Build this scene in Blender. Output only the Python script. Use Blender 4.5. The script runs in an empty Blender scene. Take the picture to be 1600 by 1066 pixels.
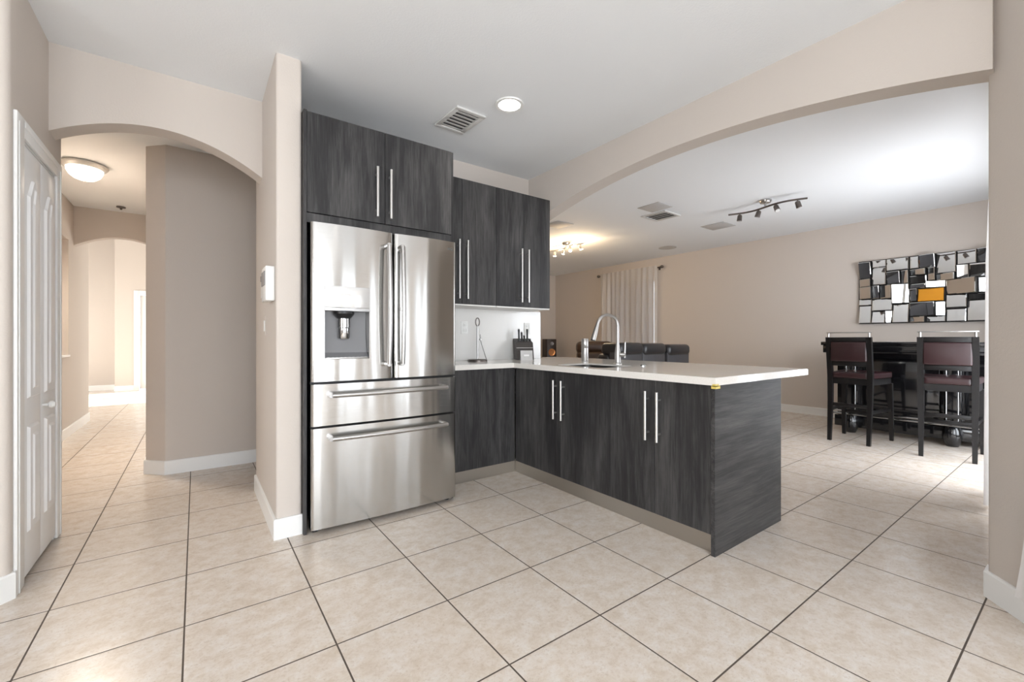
import bpy, bmesh, math, random
from mathutils import Vector, Matrix
random.seed(7)
PI = math.pi
R = math.radians
sc = bpy.context.scene
COL = sc.collection

# ------------------------------------------------------------------ camera, world, light, exposure
cam_d = bpy.data.cameras.new('camera')
cam = bpy.data.objects.new('camera', cam_d)
COL.objects.link(cam)
cam.location = (0, 0, 1.13)
cam.rotation_euler = (R(90), 0, R(-36.15))
cam_d.sensor_width = 36
cam_d.lens = 676 / 1600 * 36
cam_d.shift_y = -3 / 1600
cam_d.clip_start = 0.02
sc.camera = cam
sc.view_settings.view_transform = 'Standard'
sc.view_settings.look = 'None'
sc.view_settings.gamma = 1
sc.view_settings.use_curve_mapping = False
sc.view_settings.exposure = 0.42

world = bpy.data.worlds.new('daylight')
sc.world = world
world.use_nodes = True
bg = world.node_tree.nodes['Background']
bg.inputs[0].default_value = (0.80, 0.90, 1.0, 1)
bg.inputs[1].default_value = 2.0


def area(name, loc, direction, sx, sy, watts, col):
    d = bpy.data.lights.new(name, 'AREA')
    d.shape = 'RECTANGLE'
    d.size, d.size_y, d.energy, d.color = sx, sy, watts, col
    o = bpy.data.objects.new(name, d)
    COL.objects.link(o)
    o.location = loc
    o.rotation_euler = Vector(direction).to_track_quat('-Z', 'Y').to_euler()
    return o


DAY = (0.93, 0.965, 1.0)
# area lamps for daylight and added fill, just outside the glass
area('fill_kitchen_rear', (-0.45, -3.76, 1.25), (0, 1, 0), 3.4, 2.1, 128, DAY)  # main kitchen fill, at an added window behind the camera
area('daylight_kitchen_corner', (2.25, -3.76, 1.25), (0, 1, 0), 0.75, 2.1, 13, DAY)
area('daylight_kitchen_side', (2.90, -1.40, 1.08), (-1, 0, 0), 0.95, 2.0, 12, DAY)
area('fill_kitchen_left', (-3.48, -0.6, 1.5), (1, 0, 0), 2.0, 1.2, 62, DAY)  # added fill from the left, outside the refrigerator's reflection
area('daylight_living_slider', (5.35, 0.06, 1.08), (0, 1, 0), 2.1, 2.0, 88, (0.90, 0.94, 1.0))
area('daylight_foyer', (-3.48, 10.9, 1.4), (1, 0, 0), 2.3, 2.0, 72, (1.0, 0.93, 0.83))
area('fill_foyer_side', (1.72, 10.2, 1.4), (-1, 0, 0), 2.0, 2.0, 82, (1.0, 0.93, 0.83))  # added lamp that brightens the left hall wall
sun_d = bpy.data.lights.new('sun', 'SUN')
sun_d.energy = 10
sun_d.angle = R(0.6)
sun_d.color = (1.0, 0.95, 0.86)
sun = bpy.data.objects.new('sun', sun_d)
COL.objects.link(sun)
sun.rotation_euler = Vector((1.0, 0.12, -0.85)).to_track_quat('-Z', 'Y').to_euler()

# ------------------------------------------------------------------ materials
MATS = {}


def mat(name, col, rough=0.5, metal=0.0, spec=0.5, emit=None, emit_s=0.0, trans=0.0, coat=0.0, alpha=1.0):
    m = bpy.data.materials.new(name)
    m.use_nodes = True
    b = m.node_tree.nodes['Principled BSDF']
    b.inputs['Base Color'].default_value = (*col, 1)
    b.inputs['Roughness'].default_value = rough
    b.inputs['Metallic'].default_value = metal
    b.inputs['Specular IOR Level'].default_value = spec
    b.inputs['Transmission Weight'].default_value = trans
    b.inputs['Coat Weight'].default_value = coat
    b.inputs['Alpha'].default_value = alpha
    if emit:
        b.inputs['Emission Color'].default_value = (*emit, 1)
        b.inputs['Emission Strength'].default_value = emit_s
    MATS[name] = m
    return m


class NT:
    """small helper for wiring nodes"""
    def __init__(s, m):
        s.t = m.node_tree
        s.b = s.t.nodes['Principled BSDF']

    def n(s, typ, **kw):
        x = s.t.nodes.new(typ)
        for k, v in kw.items():
            setattr(x, k, v)
        return x

    def l(s, a, b):
        s.t.links.new(a, b)

    def math(s, op, a, b=None, c=None):
        x = s.n('ShaderNodeMath', operation=op)
        for i, v in enumerate((a, b, c)):
            if v is None:
                continue
            if isinstance(v, (int, float)):
                x.inputs[i].default_value = v
            else:
                s.l(v, x.inputs[i])
        return x.outputs[0]

    def coords(s, scale=(1, 1, 1), rand=False):
        tc = s.n('ShaderNodeTexCoord')
        src = tc.outputs['Object']
        if rand:
            oi = s.n('ShaderNodeObjectInfo')
            mu = s.math('MULTIPLY', oi.outputs['Random'], 37.0)
            va = s.n('ShaderNodeVectorMath', operation='ADD')
            s.l(src, va.inputs[0])
            s.l(mu, va.inputs[1])
            src = va.outputs[0]
        mp = s.n('ShaderNodeMapping')
        mp.inputs['Scale'].default_value = scale
        s.l(src, mp.inputs['Vector'])
        return mp.outputs[0]

    def noise(s, vec, scale=1.0, detail=2.0, rough=0.5, dist=0.0):
        x = s.n('ShaderNodeTexNoise')
        x.inputs['Scale'].default_value = scale
        x.inputs['Detail'].default_value = detail
        x.inputs['Roughness'].default_value = rough
        x.inputs['Distortion'].default_value = dist
        s.l(vec, x.inputs['Vector'])
        return x.outputs['Fac']

    def ramp(s, fac, stops):
        x = s.n('ShaderNodeValToRGB')
        e = x.color_ramp.elements
        while len(e) < len(stops):
            e.new(0.5)
        for i, (p, c) in enumerate(stops):
            e[i].position = p
            e[i].color = (*c, 1) if len(c) == 3 else c
        s.l(fac, x.inputs[0])
        return x.outputs[0]

    def mix(s, fac, a, b, mode='MIX'):
        x = s.n('ShaderNodeMix', data_type='RGBA', blend_type=mode)
        for i, v in ((0, fac), (6, a), (7, b)):
            if isinstance(v, (int, float)):
                x.inputs[i].default_value = v
            elif isinstance(v, tuple):
                x.inputs[i].default_value = (*v, 1)
            else:
                s.l(v, x.inputs[i])
        return x.outputs[2]

    def bump(s, h, strength=0.2, dist=0.002):
        x = s.n('ShaderNodeBump')
        x.inputs['Strength'].default_value = strength
        x.inputs['Distance'].default_value = dist
        s.l(h, x.inputs['Height'])
        s.l(x.outputs[0], s.b.inputs['Normal'])

    def base(s, c):
        s.l(c, s.b.inputs['Base Color'])


def plaster(name, col, bump=0.25, rough=0.75):
    m = mat(name, col, rough, spec=0.25)
    t = NT(m)
    v = t.coords()
    t.bump(t.noise(v, 95, 3, 0.55), bump, 0.003)
    return m


WALL = plaster('wall_paint', (0.62, 0.562, 0.512))
CEIL = plaster('ceiling_paint', (0.84, 0.86, 0.88), 0.3, 0.85)
TRIM = mat('white_trim_paint', (0.86, 0.86, 0.85), 0.35)
DOORW = mat('white_door_paint', (0.88, 0.885, 0.89), 0.38)


def wood(name, along):
    m = mat(name, (0.05, 0.048, 0.05), 0.5, spec=0.3)
    t = NT(m)
    big = [5, 5, 5]
    fib = [130, 130, 130]
    med = [34, 34, 34]
    big[along], fib[along], med[along] = 0.7, 6.0, 2.2
    a = t.noise(t.coords(tuple(big), True), 1, 5, 0.6, 0.6)
    b = t.noise(t.coords(tuple(fib), True), 1, 4, 0.65)
    c = t.noise(t.coords(tuple(med), True), 1, 6, 0.7, 0.9)
    mixed = t.math('ADD', t.math('MULTIPLY', a, 0.48), t.math('ADD', t.math('MULTIPLY', c, 0.30), t.math('MULTIPLY', b, 0.22)))
    col = t.ramp(mixed, [(0.34, (0.014, 0.013, 0.014)), (0.46, (0.030, 0.029, 0.030)), (0.54, (0.058, 0.056, 0.056)), (0.68, (0.115, 0.11, 0.107))])
    t.base(col)
    t.bump(b, 0.25, 0.0012)
    return m


WOODV = wood('charcoal_woodgrain_vertical', 2)
WOODH = wood('charcoal_woodgrain_horizontal', 0)


def steel(name, col=(0.50, 0.49, 0.475), rough=0.17, wave=0.22):
    m = mat(name, col, rough, 1.0)
    t = NT(m)
    t.b.inputs['Anisotropic'].default_value = 0.75
    t.b.inputs['Anisotropic Rotation'].default_value = 0.25
    fine = t.noise(t.coords((4, 4, 420)), 1, 3, 0.6)
    t.l(t.math('ADD', t.math('MULTIPLY', fine, 0.12), rough - 0.06), t.b.inputs['Roughness'])
    w = t.noise(t.coords((7, 7, 0.7)), 1, 1, 0.4, 0.3)
    t.bump(w, wave, 0.02)
    return m


STEEL = steel('brushed_stainless_steel')
STEELP = mat('satin_nickel', (0.48, 0.47, 0.46), 0.30, 1.0)
PULL = mat('pale_satin_bar_pull', (0.66, 0.65, 0.63), 0.42, 1.0)
CHROME = mat('polished_chrome', (0.45, 0.45, 0.45), 0.08, 1.0)
DARKST = mat('dark_grey_appliance_side', (0.06, 0.06, 0.065), 0.4, 0.6)
BLACKP = mat('black_plastic', (0.012, 0.012, 0.013), 0.4)
GREYP = mat('grey_plastic', (0.20, 0.20, 0.21), 0.35)
WHITEP = mat('white_plastic', (0.82, 0.82, 0.80), 0.35)
KICK = mat('brushed_aluminium_kick', (0.42, 0.39, 0.35), 0.38, 0.9)
LCARC = mat('pale_cabinet_underside', (0.72, 0.71, 0.69), 0.5)


def quartz():
    m = mat('white_quartz', (0.80, 0.77, 0.73), 0.10, spec=0.5)
    t = NT(m)
    n = t.noise(t.coords(), 160, 2, 0.6)
    t.base(t.ramp(n, [(0.3, (0.76, 0.73, 0.69)), (0.7, (0.83, 0.80, 0.765))]))
    return m


QUARTZ = quartz()


def tile_floor():
    m = mat('beige_ceramic_floor_tile', (0.6, 0.5, 0.4), 0.25, spec=0.5)
    t = NT(m)
    tc = t.n('ShaderNodeTexCoord')
    sp = t.n('ShaderNodeSeparateXYZ')
    t.l(tc.outputs['Object'], sp.inputs[0])
    S = 0.4573
    tx = t.math('DIVIDE', t.math('ADD', sp.outputs[0], 0.4937), S)
    ty = t.math('DIVIDE', t.math('SUBTRACT', sp.outputs[1], 0.7600), S)
    fx, fy = t.math('FRACT', tx), t.math('FRACT', ty)
    ex = t.math('MINIMUM', fx, t.math('SUBTRACT', 1.0, fx))
    ey = t.math('MINIMUM', fy, t.math('SUBTRACT', 1.0, fy))
    e = t.math('MINIMUM', ex, ey)
    grout = t.math('LESS_THAN', e, 0.0030 / S)
    ix, iy = t.math('FLOOR', tx), t.math('FLOOR', ty)
    cx = t.n('ShaderNodeCombineXYZ')
    t.l(ix, cx.inputs[0])
    t.l(iy, cx.inputs[1])
    wn = t.n('ShaderNodeTexWhiteNoise', noise_dimensions='3D')
    t.l(cx.outputs[0], wn.inputs['Vector'])
    off = t.n('ShaderNodeVectorMath', operation='MULTIPLY_ADD')
    t.l(wn.outputs['Color'], off.inputs[0])
    off.inputs[1].default_value = (9, 9, 9)
    t.l(tc.outputs['Object'], off.inputs[2])
    mp = t.n('ShaderNodeMapping')
    mp.inputs['Scale'].default_value = (1, 1.1, 1)
    t.l(off.outputs[0], mp.inputs['Vector'])
    cl = t.noise(mp.outputs[0], 15, 7, 0.72, 0.2)
    sm = t.noise(mp.outputs[0], 85, 6, 0.75, 0.4)
    c1 = t.ramp(cl, [(0.36, (0.61, 0.52, 0.43)), (0.5, (0.68, 0.605, 0.53)), (0.64, (0.72, 0.67, 0.62))])
    c2 = t.mix(t.ramp(sm, [(0.52, (0, 0, 0)), (0.66, (0.60, 0.60, 0.60))]), c1, (0.50, 0.40, 0.31))
    c3 = t.mix(t.math('MULTIPLY', wn.outputs['Value'], 0.14), c2, (0.55, 0.47, 0.39))
    t.base(t.mix(grout, c3, (0.085, 0.065, 0.05)))
    t.l(t.math('ADD', t.math('MULTIPLY', grout, 0.5), t.math('ADD', 0.16, t.math('MULTIPLY', sm, 0.16))), t.b.inputs['Roughness'])
    h = t.math('MULTIPLY', t.math('MINIMUM', e, 0.012), 60.0)
    t.bump(h, 0.35, 0.002)
    return m


FLOOR = tile_floor()


def clear_glass():
    m = bpy.data.materials.new('window_glass')
    m.use_nodes = True
    nt = m.node_tree
    nt.nodes.clear()
    out = nt.nodes.new('ShaderNodeOutputMaterial')
    mx = nt.nodes.new('ShaderNodeMixShader')
    tr = nt.nodes.new('ShaderNodeBsdfTransparent')
    gl = nt.nodes.new('ShaderNodeBsdfGlossy')
    gl.inputs['Roughness'].default_value = 0.02
    mx.inputs[0].default_value = 0.06
    nt.links.new(tr.outputs[0], mx.inputs[1])
    nt.links.new(gl.outputs[0], mx.inputs[2])
    nt.links.new(mx.outputs[0], out.inputs[0])
    return m


GLASS = clear_glass()
FROST = mat('frosted_lamp_glass', (1.0, 0.97, 0.92), 0.3, emit=(1.0, 0.93, 0.80), emit_s=2.2)
CANLENS = mat('lit_downlight_lens', (1, 1, 1), 0.3, emit=(1.0, 0.96, 0.90), emit_s=14.0)
BULB = mat('lit_spot_bulb', (1, 1, 1), 0.3, emit=(1.0, 0.80, 0.50), emit_s=55.0)
BULBOFF = mat('clear_spot_lens', (0.75, 0.75, 0.74), 0.15)
VENT = mat('white_vent_enamel', (0.66, 0.655, 0.64), 0.45)
VENTD = mat('vent_duct_dark', (0.10, 0.10, 0.10), 0.8)
SPKG = mat('grey_speaker_grille', (0.52, 0.51, 0.50), 0.7)


def leather(name, col, rough=0.34):
    m = mat(name, col, rough, spec=0.5)
    t = NT(m)
    t.bump(t.noise(t.coords(), 140, 3, 0.6), 0.25, 0.002)
    return m


LEATHB = leather('black_leather', (0.018, 0.017, 0.018))
LEATHK = leather('dark_brown_leather', (0.045, 0.024, 0.014))
LEATHR = leather('burgundy_leather', (0.026, 0.010, 0.011), 0.3)
VINYL = mat('charcoal_sofa_back_vinyl', (0.045, 0.043, 0.047), 0.5)
BLKWOOD = mat('espresso_black_wood', (0.007, 0.006, 0.006), 0.32, spec=0.35)
BLKLAQ = mat('black_lacquer', (0.006, 0.006, 0.007), 0.12, coat=0.5)
MIRROR = mat('mirror_glass', (0.86, 0.86, 0.85), 0.02, 1.0)
ORANGE_REFLECTION = mat('painted_orange_reflection', (0.85, 0.36, 0.03), 0.12, 0.6)  # orange reflection put into the colour of one plain mirror facet
COPPER = mat('copper_cone', (0.55, 0.22, 0.08), 0.3, 1.0)
YELLOW = mat('translucent_yellow_plastic', (0.68, 0.52, 0.12), 0.35)
KNIFEW = mat('dark_walnut_block', (0.035, 0.028, 0.024), 0.45)
RUBBER = mat('black_rubber', (0.015, 0.015, 0.015), 0.7)
LOGO = mat('dark_grey_lettering', (0.10, 0.10, 0.10), 0.4)
BRONZE = mat('dark_bronze_metal', (0.14, 0.12, 0.11), 0.35, 0.8)


def sheer(name, amount):
    m = bpy.data.materials.new(name)
    m.use_nodes = True
    nt = m.node_tree
    nt.nodes.clear()
    out = nt.nodes.new('ShaderNodeOutputMaterial')
    mx = nt.nodes.new('ShaderNodeMixShader')
    mx2 = nt.nodes.new('ShaderNodeMixShader')
    d = nt.nodes.new('ShaderNodeBsdfDiffuse')
    tl = nt.nodes.new('ShaderNodeBsdfTranslucent')
    tr = nt.nodes.new('ShaderNodeBsdfTransparent')
    d.inputs[0].default_value = (0.86, 0.84, 0.83, 1)
    tl.inputs[0].default_value = (0.86, 0.84, 0.83, 1)
    mx.inputs[0].default_value = 0.35
    mx2.inputs[0].default_value = amount
    nt.links.new(d.outputs[0], mx.inputs[1])
    nt.links.new(tl.outputs[0], mx.inputs[2])
    nt.links.new(tr.outputs[0], mx2.inputs[1])
    nt.links.new(mx.outputs[0], mx2.inputs[2])
    nt.links.new(mx2.outputs[0], out.inputs[0])
    return m


SHEER = sheer('sheer_white_curtain', 0.62)
SHEERD = sheer('white_curtain_cloth', 0.95)

# ------------------------------------------------------------------ mesh helpers
def NB():
    return bmesh.new()


def box(bm, x0, x1, y0, y1, z0, z1, bev=0.0, seg=2, M=None):
    r = bmesh.ops.create_cube(bm, size=1)
    vs = r['verts']
    T = Matrix.Translation(((x0 + x1) / 2, (y0 + y1) / 2, (z0 + z1) / 2)) @ Matrix.Diagonal((abs(x1 - x0), abs(y1 - y0), abs(z1 - z0), 1))
    bmesh.ops.transform(bm, matrix=T, verts=vs)
    allv = vs
    if bev > 0:
        es = list({e for v in vs for e in v.link_edges})
        q = bmesh.ops.bevel(bm, geom=es, offset=bev, segments=seg, affect='EDGES', profile=0.5)
        allv = list({v for f in q['faces'] for v in f.verts} | {v for v in vs if v.is_valid})
    if M is not None:
        bmesh.ops.transform(bm, matrix=M, verts=allv)
    return allv


def prism(bm, pts, axis, a, b, inset=0.0):
    """extrude polygon pts (2-D) along axis from a to b; inset shrinks the far end"""
    def P(p, h):
        if axis == 'X':
            return Vector((h, p[0], p[1]))
        if axis == 'Y':
            return Vector((p[0], h, p[1]))
        return Vector((p[0], p[1], h))
    n = len(pts)
    far = pts
    if inset:
        cx = (min(p[0] for p in pts) + max(p[0] for p in pts)) / 2
        cy = (min(p[1] for p in pts) + max(p[1] for p in pts)) / 2
        wx = max(p[0] for p in pts) - cx
        wy = max(p[1] for p in pts) - cy
        far = [(cx + (p[0] - cx) * (1 - inset / wx), cy + (p[1] - cy) * (1 - inset / wy)) for p in pts]
    A = [bm.verts.new(P(p, a)) for p in pts]
    B = [bm.verts.new(P(p, b)) for p in far]
    bm.faces.new(A)
    bm.faces.new(B[::-1])
    for i in range(n):
        j = (i + 1) % n
        bm.faces.new((A[j], A[i], B[i], B[j]))
    return A + B


def cyl(bm, p, q, r, r2=None, n=16, caps=True):
    p, q = Vector(p), Vector(q)
    d = q - p
    rr = bmesh.ops.create_cone(bm, cap_ends=caps, segments=n, radius1=r, radius2=r if r2 is None else r2, depth=d.length)
    M = Matrix.Translation((p + q) / 2) @ d.to_track_quat('Z', 'Y').to_matrix().to_4x4()
    bmesh.ops.transform(bm, matrix=M, verts=rr['verts'])
    return rr['verts']


def tube(bm, pts, r, n=10, flat=1.0):
    pts = [Vector(p) for p in pts]
    rs = r if isinstance(r, (list, tuple)) else [r] * len(pts)
    rings = []
    up = Vector((0, 0, 1))
    for i, p in enumerate(pts):
        d = (pts[min(i + 1, len(pts) - 1)] - pts[max(i - 1, 0)]).normalized()
        a = d.cross(up)
        if a.length < 0.05:
            a = d.cross(Vector((0, 1, 0)))
        a.normalize()
        b = a.cross(d).normalized()
        up = b if abs(b.dot(d)) < 0.5 else up
        rings.append([bm.verts.new(p + a * math.cos(t * 2 * PI / n) * rs[i] + b * math.sin(t * 2 * PI / n) * rs[i] * flat) for t in range(n)])
    for A, B in zip(rings, rings[1:]):
        for k in range(n):
            bm.faces.new((A[k], A[(k + 1) % n], B[(k + 1) % n], B[k]))
    bm.faces.new(rings[0][::-1])
    bm.faces.new(rings[-1])


def lathe(bm, prof, c, n=32, axis='Z'):
    """prof: list of (r, h)"""
    c = Vector(c)
    rings = []
    for r, h in prof:
        ring = []
        for k in range(n):
            a = 2 * PI * k / n
            if axis == 'Z':
                v = Vector((r * math.cos(a), r * math.sin(a), h))
            elif axis == 'Y':
                v = Vector((r * math.cos(a), h, r * math.sin(a)))
            else:
                v = Vector((h, r * math.cos(a), r * math.sin(a)))
            ring.append(bm.verts.new(c + v))
        rings.append(ring)
    for A, B in zip(rings, rings[1:]):
        for k in range(n):
            bm.faces.new((A[k], A[(k + 1) % n], B[(k + 1) % n], B[k]))
    bm.faces.new(rings[0][::-1])
    bm.faces.new(rings[-1])


ORG = {}


def thing(name, label, cat, loc=(0, 0, 0), rotz=0.0, group=None):
    o = bpy.data.objects.new(name, None)
    o.empty_display_size = 0.1
    COL.objects.link(o)
    o.location = loc
    o.rotation_euler = (0, 0, rotz)
    o['label'] = label
    o['category'] = cat
    if group:
        o['group'] = group
    ORG[o.name] = Matrix.Translation(loc) @ Matrix.Rotation(rotz, 4, 'Z')
    return o


def obj(name, bm, m, parent=None, local=False, smooth=True, ang=35):
    bmesh.ops.recalc_face_normals(bm, faces=bm.faces)
    if parent is not None and not local:
        bmesh.ops.transform(bm, matrix=ORG[parent.name].inverted(), verts=bm.verts)
    me = bpy.data.meshes.new(name)
    bm.to_mesh(me)
    bm.free()
    ms = m if isinstance(m, (list, tuple)) else [m]
    for x in ms:
        me.materials.append(x)
    if smooth:
        me.polygons.foreach_set('use_smooth', [True] * len(me.polygons))
        me.set_sharp_from_angle(angle=R(ang))
    o = bpy.data.objects.new(name, me)
    COL.objects.link(o)
    if parent is not None:
        o.parent = parent
        ORG[o.name] = ORG[parent.name]
    else:
        ORG[o.name] = Matrix.Identity(4)
    return o


def tag(o, label, cat, group=None):
    o['label'] = label
    o['category'] = cat
    if group:
        o['group'] = group
    return o


def struct(name, bm, m, parent=None):
    o = obj(name, bm, m, parent)
    if parent is None:
        o['kind'] = 'structure'
    return o


def dup(root, loc, rotz, label):
    def cp(o, par):
        c = o.copy()
        COL.objects.link(c)
        if par is not None:
            c.parent = par
        for ch in list(o.children):
            cp(ch, c)
        return c
    r = cp(root, None)
    r.location = loc
    r.rotation_euler = (0, 0, rotz)
    r['label'] = label
    ORG[r.name] = Matrix.Translation(loc) @ Matrix.Rotation(rotz, 4, 'Z')
    return r


def cut(o, cutters):
    """boolean difference, applied"""
    for bm in cutters:
        bmesh.ops.recalc_face_normals(bm, faces=bm.faces)
        me = bpy.data.meshes.new('cutter')
        bm.to_mesh(me)
        bm.free()
        c = bpy.data.objects.new('cutter', me)
        COL.objects.link(c)
        c.matrix_world = ORG[o.name]
        md = o.modifiers.new('cut', 'BOOLEAN')
        md.operation = 'DIFFERENCE'
        md.solver = 'EXACT'
        md.object = c
        bpy.context.view_layer.update()
        dg = bpy.context.evaluated_depsgraph_get()
        nm = bpy.data.meshes.new_from_object(o.evaluated_get(dg))
        o.modifiers.clear()
        old = o.data
        o.data = nm
        nm.name = old.name
        bpy.data.objects.remove(c)
    o.data.set_sharp_from_angle(angle=R(35))


def wallbox(name, x0, x1, y0, y1, z0=0.0, z1=2.75, m=None):
    bm = NB()
    box(bm, x0, x1, y0, y1, z0, z1)
    return struct(name, bm, m or WALL)


def vbevel(bm, pts, r, seg=4):
    """round the vertical edges standing at the given xy points"""
    es = []
    for e in bm.edges:
        a, b = e.verts
        if abs(a.co.x - b.co.x) < 1e-6 and abs(a.co.y - b.co.y) < 1e-6:
            if any((a.co.x - p[0]) ** 2 + (a.co.y - p[1]) ** 2 < 1e-6 for p in pts):
                es.append(e)
    bmesh.ops.bevel(bm, geom=es, offset=r, segments=seg, affect='EDGES', profile=0.5)


# ------------------------------------------------------------------ room shell
CZ = 2.75
bm = NB(); box(bm, -3.5, 7.7, -3.8, 13.4, -0.1, 0.0); struct('floor', bm, FLOOR)
bm = NB(); prism(bm, [(-3.5, -3.8), (7.7, -3.8), (7.7, 8.4), (1.6, 8.4), (1.6, 7.5), (-3.5, 7.5)], 'Z', CZ, CZ + 0.1)
struct('ceiling', bm, CEIL)
FZ = 4.2
bm = NB(); box(bm, -3.5, 1.7, 7.4, 13.2, FZ, FZ + 0.1); struct('ceiling_foyer', bm, CEIL)

# pantry block on the left
bm = NB()
prism(bm, [(-3.3, 2.775), (-0.648, 2.775), (-0.648, 2.925), (-0.75, 2.925), (-0.75, 2.88), (-3.3, 2.88)], 'Z', 0, CZ)
vbevel(bm, [(-0.648, 2.775)], 0.03)
struct('wall_pantry_front', bm, WALL)
wallbox('wall_pantry_lintel', -0.75, -0.648, 2.925, 3.50, 2.06, CZ)
wallbox('wall_pantry_end', -0.75, -0.648, 3.50, 3.66)
wallbox('wall_pantry_rear', -3.42, -0.73, 3.56, 3.66)


def arch_pts(a, b, c, peak, k, n=40):
    return [(a + (b - a) * i / n, peak - k * ((a + (b - a) * i / n) - c) ** 2) for i in range(n + 1)]


# archway to the hall
bm = NB()
prism(bm, [(0.375, CZ), (-0.655, CZ)] + arch_pts(-0.655, 0.375, -0.17, 2.412, 0.64), 'Y', 3.39, 3.53)
struct('wall_hall_arch', bm, WALL)
# pier between arch and refrigerator
bm = NB()
box(bm, 0.365, 0.498, 2.755, 3.75, 0, CZ)
vbevel(bm, [(0.365, 2.755), (0.498, 2.755)], 0.016)
struct('wall_pier', bm, WALL)
wallbox('wall_kitchen_back', 0.498, 2.88, 3.46, 3.60)
# wide arch over the peninsula
bm = NB()
prism(bm, [(3.46, CZ), (0.28, CZ)] + arch_pts(0.28, 3.46, 1.87, 2.495, 0.0850, 60), 'X', 2.737, 2.88)
struct('wall_living_arch', bm, WALL)
# column at the right
bm = NB()
prism(bm, [(2.88, 0.30), (2.805, 0.30), (2.50, 0.035), (2.50, -0.28), (2.88, -0.28)], 'Z', 0, CZ)
vbevel(bm, [(2.805, 0.30), (2.50, 0.035)], 0.012)
struct('wall_column', bm, WALL)
# kitchen, side and rear (behind the camera)
wallbox('wall_kitchen_right', 2.70, 2.82, -3.6, -1.90)
wallbox('wall_kitchen_right_lintel', 2.70, 2.82, -1.90, -0.90, 2.10, CZ)
wallbox('wall_kitchen_right_near', 2.70, 2.82, -0.90, -0.28)
wallbox('wall_kitchen_left_low', -3.42, -3.30, -1.7, 0.5, 0, 0.9)
wallbox('wall_kitchen_left_top', -3.42, -3.30, -1.7, 0.5, 2.1, CZ)
wallbox('wall_kitchen_left', -3.42, -3.30, 0.5, 3.66)
wallbox('wall_kitchen_left_rear', -3.42, -3.30, -3.6, -1.7)
wallbox('wall_kitchen_rear_left', -3.42, -2.2, -3.72, -3.6)
wallbox('wall_kitchen_rear_middle', 1.3, 1.85, -3.72, -3.6)
wallbox('wall_kitchen_rear_right', 2.65, 2.82, -3.72, -3.6)
wallbox('wall_kitchen_rear_top', -2.2, 1.3, -3.72, -3.6, 2.35, CZ)
wallbox('wall_kitchen_rear_corner_top', 1.85, 2.65, -3.72, -3.6, 2.35, CZ)
# hall
bm = NB()
prism(bm, [(-0.34, 7.39), (-0.34, 4.75), (-0.205, 4.615), (2.88, 4.615), (2.88, 4.735), (-0.15, 4.735), (-0.22, 4.80), (-0.22, 7.39)], 'Z', 0, CZ)
struct('wall_hall_right', bm, WALL)
bm = NB()
box(bm, -1.38, -1.20, 3.66, 8.3, 0, CZ)
hl = struct('wall_hall_left', bm, WALL)
cb = NB(); box(cb, -1.30, -1.0, 6.35, 7.12, 0.945, 2.29)
cut(hl, [cb])
bm = NB()
prism(bm, [(-0.22, CZ), (-1.20, CZ)] + arch_pts(-1.20, -0.22, -0.75, 2.42, 0.74), 'Y', 7.39, 7.51)
struct('wall_foyer_arch', bm, WALL)
# foyer
wallbox('wall_foyer_near_left', -3.3, -1.38, 8.18, 8.3, 0, FZ)
wallbox('wall_foyer_near_right', -0.22, 1.6, 7.39, 7.51, 0, FZ)
wallbox('wall_foyer_right', 1.5, 1.62, 7.51, 9.2, 0, FZ)
wallbox('wall_foyer_right_far', 1.5, 1.62, 11.2, 12.7, 0, FZ)
wallbox('wall_foyer_right_low', 1.5, 1.62, 9.2, 11.2, 0, 0.35)
wallbox('wall_foyer_right_top', 1.5, 1.62, 9.2, 11.2, 2.4, FZ)
wallbox('wall_foyer_far', -3.3, -1.41, 13.0, 13.12, 0, FZ)
bm = NB()
prism(bm, [(-1.41, 13.12), (-1.41, 12.56), (-1.02, 12.56), (-1.02, 12.68), (-1.3, 12.68), (-1.3, 13.12)], 'Z', 0, FZ)
struct('wall_foyer_return', bm, WALL)
wallbox('wall_foyer_door_lintel', -1.02, -0.1, 12.56, 12.68, 2.12, FZ)
wallbox('wall_foyer_door_side', -0.1, 1.62, 12.56, 12.68, 0, FZ)
wallbox('wall_foyer_left_low', -3.42, -3.30, 9.7, 12.1, 0, 0.35)
wallbox('wall_foyer_left_top', -3.42, -3.30, 9.7, 12.1, 2.4, FZ)
wallbox('wall_foyer_left_near', -3.42, -3.30, 7.4, 9.7, 0, FZ)
wallbox('wall_foyer_left_far', -3.42, -3.30, 12.1, 13.12, 0, FZ)
wallbox('wall_foyer_near_upper', -3.42, 1.62, 7.39, 7.51, CZ + 0.1, FZ)
# living room
wallbox('wall_living_left', 2.76, 2.88, 3.60, 8.4)
wallbox('wall_living_end', 2.76, 7.55, 8.28, 8.40)
WY0, WY1, WZ0, WZ1 = 5.30, 6.55, 0.95, 2.35
wallbox('wall_living_far_near', 7.43, 7.55, 0.2, WY0)
wallbox('wall_living_far_end', 7.43, 7.55, WY1, 8.40)
wallbox('wall_living_far_low', 7.43, 7.55, WY0, WY1, 0, WZ0)
wallbox('wall_living_far_top', 7.43, 7.55, WY0, WY1, WZ1, CZ)
SX0, SX1 = 4.30, 6.40
wallbox('wall_living_right_near', 2.82, SX0, 0.14, 0.26)
wallbox('wall_living_right_far', SX1, 7.55, 0.14, 0.26)
wallbox('wall_living_right_lintel', SX0, SX1, 0.14, 0.26, 2.10, CZ)

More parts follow.
